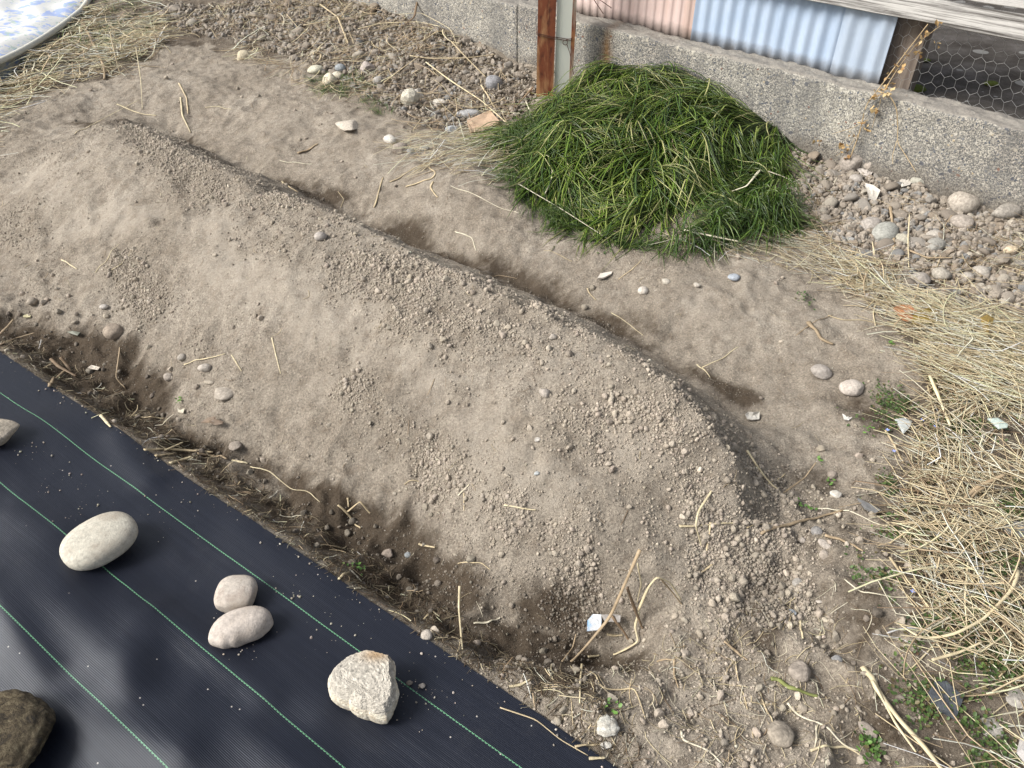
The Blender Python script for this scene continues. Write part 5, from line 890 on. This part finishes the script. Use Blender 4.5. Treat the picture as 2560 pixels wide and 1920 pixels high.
# ------------------------------------------------------------------ grass heap
def blades(n, dens, Lr, wr, r, box, pal, down=1.0, lift=(.004, .03), swirl=1.4, k=9, dirf=None):
    P = sample(n, dens, r, *box); L = Lr[0] + (Lr[1] - Lr[0]) * r.random(n); x = P[:, 0].copy(); y = P[:, 1].copy()
    q0 = WD - (x * WN[0] + y * WN[1]); base = math.atan2(-WN[1], -WN[0])
    if dirf is None:
        s_ = x * WA[0] + y * WA[1]; sc = (BS[2] + BS[-2]) / 2; fan = np.clip((s_ - sc) / .45, -1.2, 1.2) * .55; a = base + fan
    else: a = dirf(x, y)
    sw = fbm(x, y, .16, 2, 81) * 2.6 * swirl; a = a + sw + r.normal(0, .20 * swirl, n); curl = r.normal(0, .75, n) + fbm(x, y, .10, 2, 83) * 3.2; lk = np.clip(.9 + 3.0 * fbm(x, y, .07, 2, 85), .25, 2.2); X, Y = [x], [y]
    for i in range(1, k): aa = a + curl * (i / k); x = x + np.cos(aa) * L / k; y = y + np.sin(aa) * L / k; o_ = x * WN[0] + y * WN[1] > WD - .012; x = np.where(o_, x - WN[0] * .02, x); y = np.where(o_, y - WN[1] * .02, y); X.append(x); Y.append(y)
    X = np.stack(X, 1); Y = np.stack(Y, 1); t_ = np.linspace(0, 1, k)[None]; lf = (lift[0] + (lift[1] - lift[0]) * r.random(n) ** 1.5) * lk
    Z = surf(X, Y) + .003 + lf[:, None] * (.35 + 1.1 * np.sin(np.pi * t_ * .95 + .1))
    for _ in range(2): Z[:, 1:-1] = .25 * Z[:, :-2] + .5 * Z[:, 1:-1] + .25 * Z[:, 2:]
    W_ = (wr[0] + (wr[1] - wr[0]) * r.random(n))[:, None] * np.clip(np.minimum(t_ * 6 + .55, (1.02 - t_) * 2.6), .06, 1); pa = np.array(pal); ci = r.choice(len(pa), n, p=None)
    col = pa[ci] * (1 + r.normal(0, .18, (n, 1))); return tubes(np.stack([X, Y, Z], -1), W_, 3, .35, np.clip(col, .008, .75), cap=False)
GP = [(.075, .14, .020), (.115, .19, .026), (.165, .245, .035), (.045, .09, .018), (.19, .255, .05), (.07, .13, .022), (.11, .18, .025), (.05, .10, .016), (.25, .31, .08), (.40, .40, .17)]
r = np.random.default_rng(44); hb = (-.6, 1.9, 2.3, 4.6)
root = bpy.data.objects.new('grass_clump', None); link(root); hc = sdz((BS[0] + BS[-1]) / 2, -.35, .05); root.location = tuple(hc); tag(root, 'dense heap of long dark green grass leaning on the concrete wall', 'grass')
hd = lambda x, y: (heap(x, y) > .012) * np.clip(fbm(x, y, .09, 2, 177) * 5 + .9, .12, 1)
X_, Y_ = np.meshgrid(np.arange(-.6, 1.9, .012), np.arange(2.3, 4.6, .012)); hh = heap(X_, Y_); Zb = ground(X_, Y_) + hh * .93 - .002; Vb = np.stack([X_, Y_, Zb], -1).reshape(-1, 3); Fb = gridfaces(*X_.shape); kf = (hh.ravel()[Fb] > .006).all(1)
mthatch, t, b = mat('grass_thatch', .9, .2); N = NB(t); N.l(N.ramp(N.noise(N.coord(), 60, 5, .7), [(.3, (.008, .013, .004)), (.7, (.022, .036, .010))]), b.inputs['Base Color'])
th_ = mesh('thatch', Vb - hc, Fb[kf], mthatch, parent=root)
V, Fs, Cc = blades(4700, hd, (.16, .42), (.0024, .0044), r, hb, GP, lift=(.002, .034)); o1 = mesh('leaf_blades', V - hc, Fs, mgrass, Cc, parent=root); o1['kind'] = 'stuff'
tuftm, _ = poly_mask([(1830,560),(1870,480),(1910,430),(1945,430),(1960,510),(2000,570),(1980,595),(1930,600),(1850,610),(1700,620),(1650,610)])
root2 = bpy.data.objects.new('grass_tuft', None); link(root2); tc_ = put(1930, 540); root2.location = tuple(tc_); tag(root2, 'smaller spiky green grass tuft at the lower right of the big heap', 'grass')
GP2 = [(.055, .11, .020), (.075, .14, .024), (.105, .175, .03), (.17, .23, .06), (.045, .09, .018)]
V, Fs, Cc = blades(1500, lambda x, y: tuftm(x, y) * 1.0, (.07, .22), (.0020, .0036), r, hb, GP2, lift=(.01, .06), swirl=2.6); o2 = mesh('leaf_blades', V - tc_, Fs, mgrass, Cc, parent=root2); o2['kind'] = 'stuff'
fringe, _ = poly_mask([(1260,330),(1340,330),(1380,470),(1500,580),(1700,620),(1660,640),(1480,620),(1400,570),(1300,490),(1250,420)])
V, Fs, Cc = blades(1500, lambda x, y: fringe(x, y) * 1.0, (.05, .16), (.0010, .0022), r, hb, GP2, lift=(.004, .03), swirl=2.4); tag(mesh('short_grass', V, Fs, mgrass, Cc), 'short green grass fringe in front of the heap', 'grass', kind='stuff')
wl_, _ = poly_mask([(770,190),(900,190),(960,240),(1060,310),(960,300),(860,250),(780,230)])
V, Fs, Cc = blades(420, lambda x, y: wl_(x, y) * np.clip(fbm(x, y, .15, 2, 9) * 4 + .3, 0, 1), (.03, .10), (.001, .002), r, (-1.6, .2, 3.3, 5.2), GP2, lift=(.006, .03), swirl=2.6); tag(mesh('short_grass', V, Fs, mgrass, Cc), 'thin green grass among the stones of the left gravel edge', 'grass', kind='stuff')
tlg, _ = poly_mask([(-40,260),(-20,190),(150,110),(240,20),(330,-40),(400,60),(330,120),(200,170),(60,230)])
V, Fs, Cc = blades(700, lambda x, y: tlg(x, y) * 1.0, (.04, .12), (.001, .0022), r, (-4, -1.5, 3.3, 6.2), GP2, lift=(.006, .03), swirl=2.6, dirf=lambda x, y: x * 0); tag(mesh('short_grass', V, Fs, mgrass, Cc), 'short green grass under the straw by the quilt', 'grass', kind='stuff')

# ------------------------------------------------------------------ leafy weeds
def leafmesh(P, S, tilt, az, colr):
    """small oval two-row leaves: 6 verts fan, slightly cupped"""
    n = len(P); L = np.array([[0, 0, 0], [.45, .38, .08], [.95, .30, .10], [1.15, 0, .02], [.95, -.30, .10], [.45, -.38, .08], [.6, 0, -.03]]); V = L[None] * S[:, None, None]
    ct, st = np.cos(tilt)[:, None], np.sin(tilt)[:, None]; x = V[..., 0] * ct - V[..., 2] * st; z = V[..., 0] * st + V[..., 2] * ct; ca, sa = np.cos(az)[:, None], np.sin(az)[:, None]
    W_ = np.stack([x * ca - V[..., 1] * sa, x * sa + V[..., 1] * ca, z], -1) + P[:, None]; F0 = np.array([[0, 5, 6], [5, 4, 6], [4, 3, 6], [3, 2, 6], [2, 1, 6], [1, 0, 6]]); Fa = (F0[None] + (np.arange(n) * 7)[:, None, None]).reshape(-1, 3)
    return W_.reshape(-1, 3), Fa, np.repeat(colr, 7, 0)
def weeds(name, n, dens, size, r, pal, label, box=(-4, 2.6, .5, 5.6), h=.012, kind='stuff', pts=None):
    P = sample(n, dens, r, *box) if pts is None else pts; z = surf(P[:, 0], P[:, 1]); P3 = np.column_stack([P, z + .001 + h * r.random(len(P))]); m_ = len(P)
    V, Fa, Cc = leafmesh(P3, size[0] + (size[1] - size[0]) * r.random(m_), r.uniform(-.1, .7, m_), r.uniform(0, 6.28, m_), np.array(pal)[r.integers(0, len(pal), m_)] * (1 + r.normal(0, .15, (m_, 1))))
    return tag(mesh(name, V, Fa, mleaf, np.clip(Cc, .01, .6)), label, 'weeds', kind=kind)
WP = [(.070, .12, .035), (.085, .145, .04), (.055, .095, .03), (.11, .17, .05), (.13, .11, .05)]
r = np.random.default_rng(55)
wc = [(2270,1040,.10),(2230,1020,.07),(2300,1060,.07),(2190,1250,.045),(2215,1215,.04),(2225,1290,.035),(2195,1425,.045),(2270,1420,.06),(2290,1440,.07),(2285,1520,.05),(2310,1550,.05),(2430,1000,.08),(2380,1080,.08),(2500,1250,.08),(2530,1300,.07),(2520,1240,.06),(2350,1650,.07),(2420,1600,.09),(2500,1650,.08),(2540,1450,.09),(2400,1830,.07),(2320,1760,.06),(2460,1880,.08),(2530,1700,.08),(2240,1360,.05),(2480,1500,.09),(2360,1480,.08),(2430,1400,.08),(2176,1870,.025),(2500,880,.05),(2360,840,.04)]
WC = [(put(a, b_)[:2], c_) for a, b_, c_ in wc]
def wd_(x, y):
    d = 0
    for (p, c_) in WC: d = np.maximum(d, np.exp(-(((x - p[0]) ** 2 + (y - p[1]) ** 2) / (c_ * .8) ** 2)))
    return d * np.clip(fbm(x, y, .08, 2, 95) * 4 + .6, 0, 1)
weeds('leafy_weeds', 4800, wd_, (.004, .010), r, WP, 'low round leaved green weeds growing through the straw', (0.5, 2.6, .5, 3.2), .016)
weeds('leafy_weeds', 6500, pv(rightp, .3), (.004, .010), r, [(.10, .11, .04), (.13, .085, .045), (.16, .10, .06), (.085, .13, .04), (.07, .055, .03)], 'withered brown and dull green leaves beneath the straw', (0.5, 2.6, .5, 3.2), .01)
sed = [(2046,1163,'two leaved green seedling beside the stems in the far furrow'),(2068,1204,'green seedling above the small whitish lump'),(1995,1265,'pale green seedling near the tip of the thick brown stalk'),(2028,1278,'green seedling touching the long thin straw'),(2166,1073,'green seedling at the edge of the straw'),(884,1420,'green seedling beside the edge of the black sheet'),(1528,1770,'feathery green seedling above the rough white lump'),(453,1005,'blue green seedling in the near furrow'),(2176,1868,'bright green mossy sprout at the bottom right of the soil'),(2010,745,'low green sprout below the straw beyond the ridge'),(2218,862,'small green sprout left of the fallen leaves'),(1525,620,'low green weed patch at the front edge of the grass')]
for i, (a, b_, lab) in enumerate(sed):
    p = put(a, b_); m_ = [5, 6, 7, 6, 6, 12, 9, 8, 40, 26, 12, 30][i]; sp_ = [.008, .008, .012, .008, .01, .016, .012, .01, .02, .03, .012, .03][i]; pts = p[:2] + r.normal(0, sp_ * .7, (m_, 2))
    if i in (9, 11): weeds('leafy_weeds', m_, None, (.006, .011), r, WP, lab, h=.01, pts=pts); continue
    o = weeds('seedling', m_, None, (.006, .011), r, [(.14, .27, .06), (.11, .22, .05)] if i not in (9, 11) else WP, lab, h=.01, kind=None, pts=pts); o['category'] = 'seedling'; recentre(o, p)
mflo = attr_mat('blue_petal', .6, .3, 30, .1); fl_l = [(2300,1062,'among the round leaved weeds, left of the next flower'),(2331,1079,'at the right side of the round leaved weeds'),(2229,1140,'below the short brown leaf blade'),(2213,1087,'at the top of the short brown leaf blade'),(2274,1491,'under the sharply bent thin straw')]
for a, b_, lab in fl_l:
    p = put(a, b_); P = np.repeat(p[None] + np.array([[0, 0, .018]]), 4, 0); V, Fa, Cc = leafmesh(P, np.full(4, .0055), np.full(4, .35), np.arange(4) * 1.571 + a, np.array([(.32, .40, .80)] * 4)); o = mesh('blue_flower', V, Fa, mflo, Cc); recentre(o, p); tag(o, 'tiny pale blue flower ' + lab, 'flower')
    Vs, Fs, Cs = tubes(curve_pts([p, p + np.array([.002, .001, .018])], 6)[None], np.full((1, 6), .0007), 5, 1, np.array([(.10, .18, .05)])); mesh('stem', Vs - p, Fs, mleaf, Cs, parent=o)

# ------------------------------------------------------------------ dead vine on the wall
def wv_(px, py, d=-.02): s, z = wallhit(px, py, d); return sdz(s, d, z)
stems = [[wv_(2125,395,-.03), wv_(2150,330), wv_(2165,260), wv_(2195,225,-.03), wv_(2250,150,.03), wv_(2320,60,.04)], [wv_(2205,235,-.03), wv_(2245,170,.03), wv_(2290,110,.05), wv_(2350,65,.05)],
 [wv_(2195,228,-.03), wv_(2225,238,-.04), wv_(2242,270,-.03), wv_(2245,330,-.02), wv_(2242,355,-.02), wv_(2262,385,-.03), wv_(2290,430,-.05)], [wv_(2242,352,-.02), wv_(2232,385,-.03), wv_(2232,410,-.04)],
 [wv_(2170,300), wv_(2130,320), wv_(2080,335)], [wv_(2150,330), wv_(2120,370), wv_(2090,390,-.03)], [wv_(2205,215,-.03), wv_(2200,260,-.03), wv_(2190,285,-.03), wv_(2180,320)]]
vroot = bpy.data.objects.new('dead_vine', None); link(vroot); vroot.location = tuple(stems[0][0]); vo_ = np.array(stems[0][0]); tag(vroot, 'dry tan vine with shrivelled leaves climbing the right wall', 'vine')
Q = np.array([curve_pts(s, 26) for s in stems]); rd = np.array([.0022, .0013, .0020, .0014, .001, .001, .0012])[:, None] * np.linspace(1.2, .7, 26)[None]
V, Fs, Cc = tubes(Q, rd, 6, 1, np.array([(.50, .38, .22)] * 7)); mesh('stem', V - vo_, Fs, mstraw, Cc, parent=vroot)
lv = [(2345,68),(2320,92),(2308,98),(2340,108),(2295,120),(2302,130),(2265,138),(2238,162),(2255,170),(2232,182),(2218,190),(2235,213),(2202,220),(2212,228),(2222,230),(2180,248),(2190,240),(2208,238),(2172,275),(2185,285),(2190,278),(2160,305),(2164,318),(2128,335),(2105,375),(2112,365),(2095,370),(2120,388),(2050,353),(2040,350)]
LP = np.array([wv_(a + r.normal(0, 4), b_ + r.normal(0, 4), -.035 + .06 * (b_ < 200)) for a, b_ in lv for _ in range(3)]); m_ = len(LP)
V, Fa, Cc = leafmesh(LP, r.uniform(.010, .024, m_), r.uniform(-1.2, 1.2, m_), r.uniform(0, 6.28, m_), np.array([(.46, .31, .14), (.38, .22, .09), (.56, .42, .22)])[r.integers(0, 3, m_)])
V += r.normal(0, .0022, V.shape); lvo = mesh('leaves', V - vo_, Fa, mleaf, Cc, parent=vroot); lvo['kind'] = 'stuff'
# moss cushions on the yard edge behind the wire
for (a, b_, s, lab) in [(2285,220,.045,'larger green moss cushion at the foot of the timber post'),(2478,208,.03,'small moss cushion behind the wire near the right edge'),(2300,145,.022,'small dark moss patch beside the timber post'),(2315,150,.02,'moss patch right of the small dark one')]:
    p = at(a, b_, .355); V = rock(3, 77, 0, .3, .12) * np.array([s, s * .7, s * .35]); o = mesh('moss', V, ICO[3][1], mclod, np.array((.085, .105, .025))); o.location = tuple(p); tag(o, lab, 'moss')

# ------------------------------------------------------------------ floral quilt
mq, t, b = mat('floral_quilt', .85, .2); N = NB(t); v = N.coord(); w1 = N.mix(.10, v, N.n('TexNoise', Scale=8.0).outputs['Color'])
n1 = N.noise(w1, 10, 3, .5, 1.2); n2 = N.noise(N.mix(.05, v, N.n('TexNoise', Scale=14.0).outputs['Color']), 17, 3, .5, 1.5); n3 = N.noise(v, 26, 4, .6, 2.5)
c = N.mix(N.ramp(n1, [(.53, (0, 0, 0)), (.60, (.9, .9, .9))]), (.60, .61, .60), (.30, .39, .66)); c = N.mix(N.ramp(n2, [(.60, (0, 0, 0)), (.64, (.8, .8, .8))]), c, (.36, .47, .42)); c = N.mix(N.ramp(n3, [(.655, (0, 0, 0)), (.68, (.5, .5, .5))]), c, (.33, .33, .33))
N.l(c, b.inputs['Base Color']); N.l(N.bump(N.noise(v, 90, 3), .002, .4), b.inputs['Normal'])
mpipe, t, b = mat('white_binding', .8, .2); b.inputs['Base Color'].default_value = (.56, .55, .49, 1)
qb = [at(*p, .10) for p in [(-260,240),(-130,205),(0,160),(60,130),(110,100),(160,66),(205,30),(232,-8),(258,-60),(275,-130)]]; QB = curve_pts(qb, 90); QB[:, 2] = .10
nrm = np.gradient(QB[:, :2], axis=0); nrm = np.stack([-nrm[:, 1], nrm[:, 0]], 1); nrm /= np.linalg.norm(nrm, axis=1, keepdims=True)
ws = np.array([0, .004, .012, .03, .06] + list(np.linspace(.09, 1.8, 90))); G = []
inw = np.array([-.80, .60]); 
for wv in ws:
    dirn = nrm * math.exp(-wv * 3) + inw * (1 - math.exp(-wv * 3)); p2 = QB[:, :2] + dirn * wv; zz = .10 + .045 * (1 - np.exp(-wv / .05)) + .016 * np.sin(p2[:, 0] * 26 + 3 * np.sin(p2[:, 1] * 7)) * min(1, wv * 8) * .5 + .02 * fbm(p2[:, 0], p2[:, 1], .35, 3, 71) * min(1, wv * 6)
    G.append(np.column_stack([p2, zz]))
G = np.array(G); q0 = QB[45]
Gt = G.reshape(-1, 3); Gb = G[0].copy(); Gb[:, 2] = .02; Vq = np.vstack([Gt, Gb]); nc = len(QB); sk = np.array([(i, i + 1, len(Gt) + i + 1, len(Gt) + i) for i in range(nc - 1)])
qo = bpy.data.objects.new('quilt', None); link(qo); qo.location = tuple(q0); tag(qo, 'white quilt with pale blue floral print lying on the grass at top left', 'quilt')
mesh('quilt_cover', Vq - q0, np.vstack([gridfaces(len(ws), nc), sk]), mq, parent=qo)
V, Fs, _ = tubes((QB + np.array([0, 0, .012]))[None], np.full((1, 90), .017), 10, 1); mesh('binding', V - q0, Fs, mpipe, parent=qo)
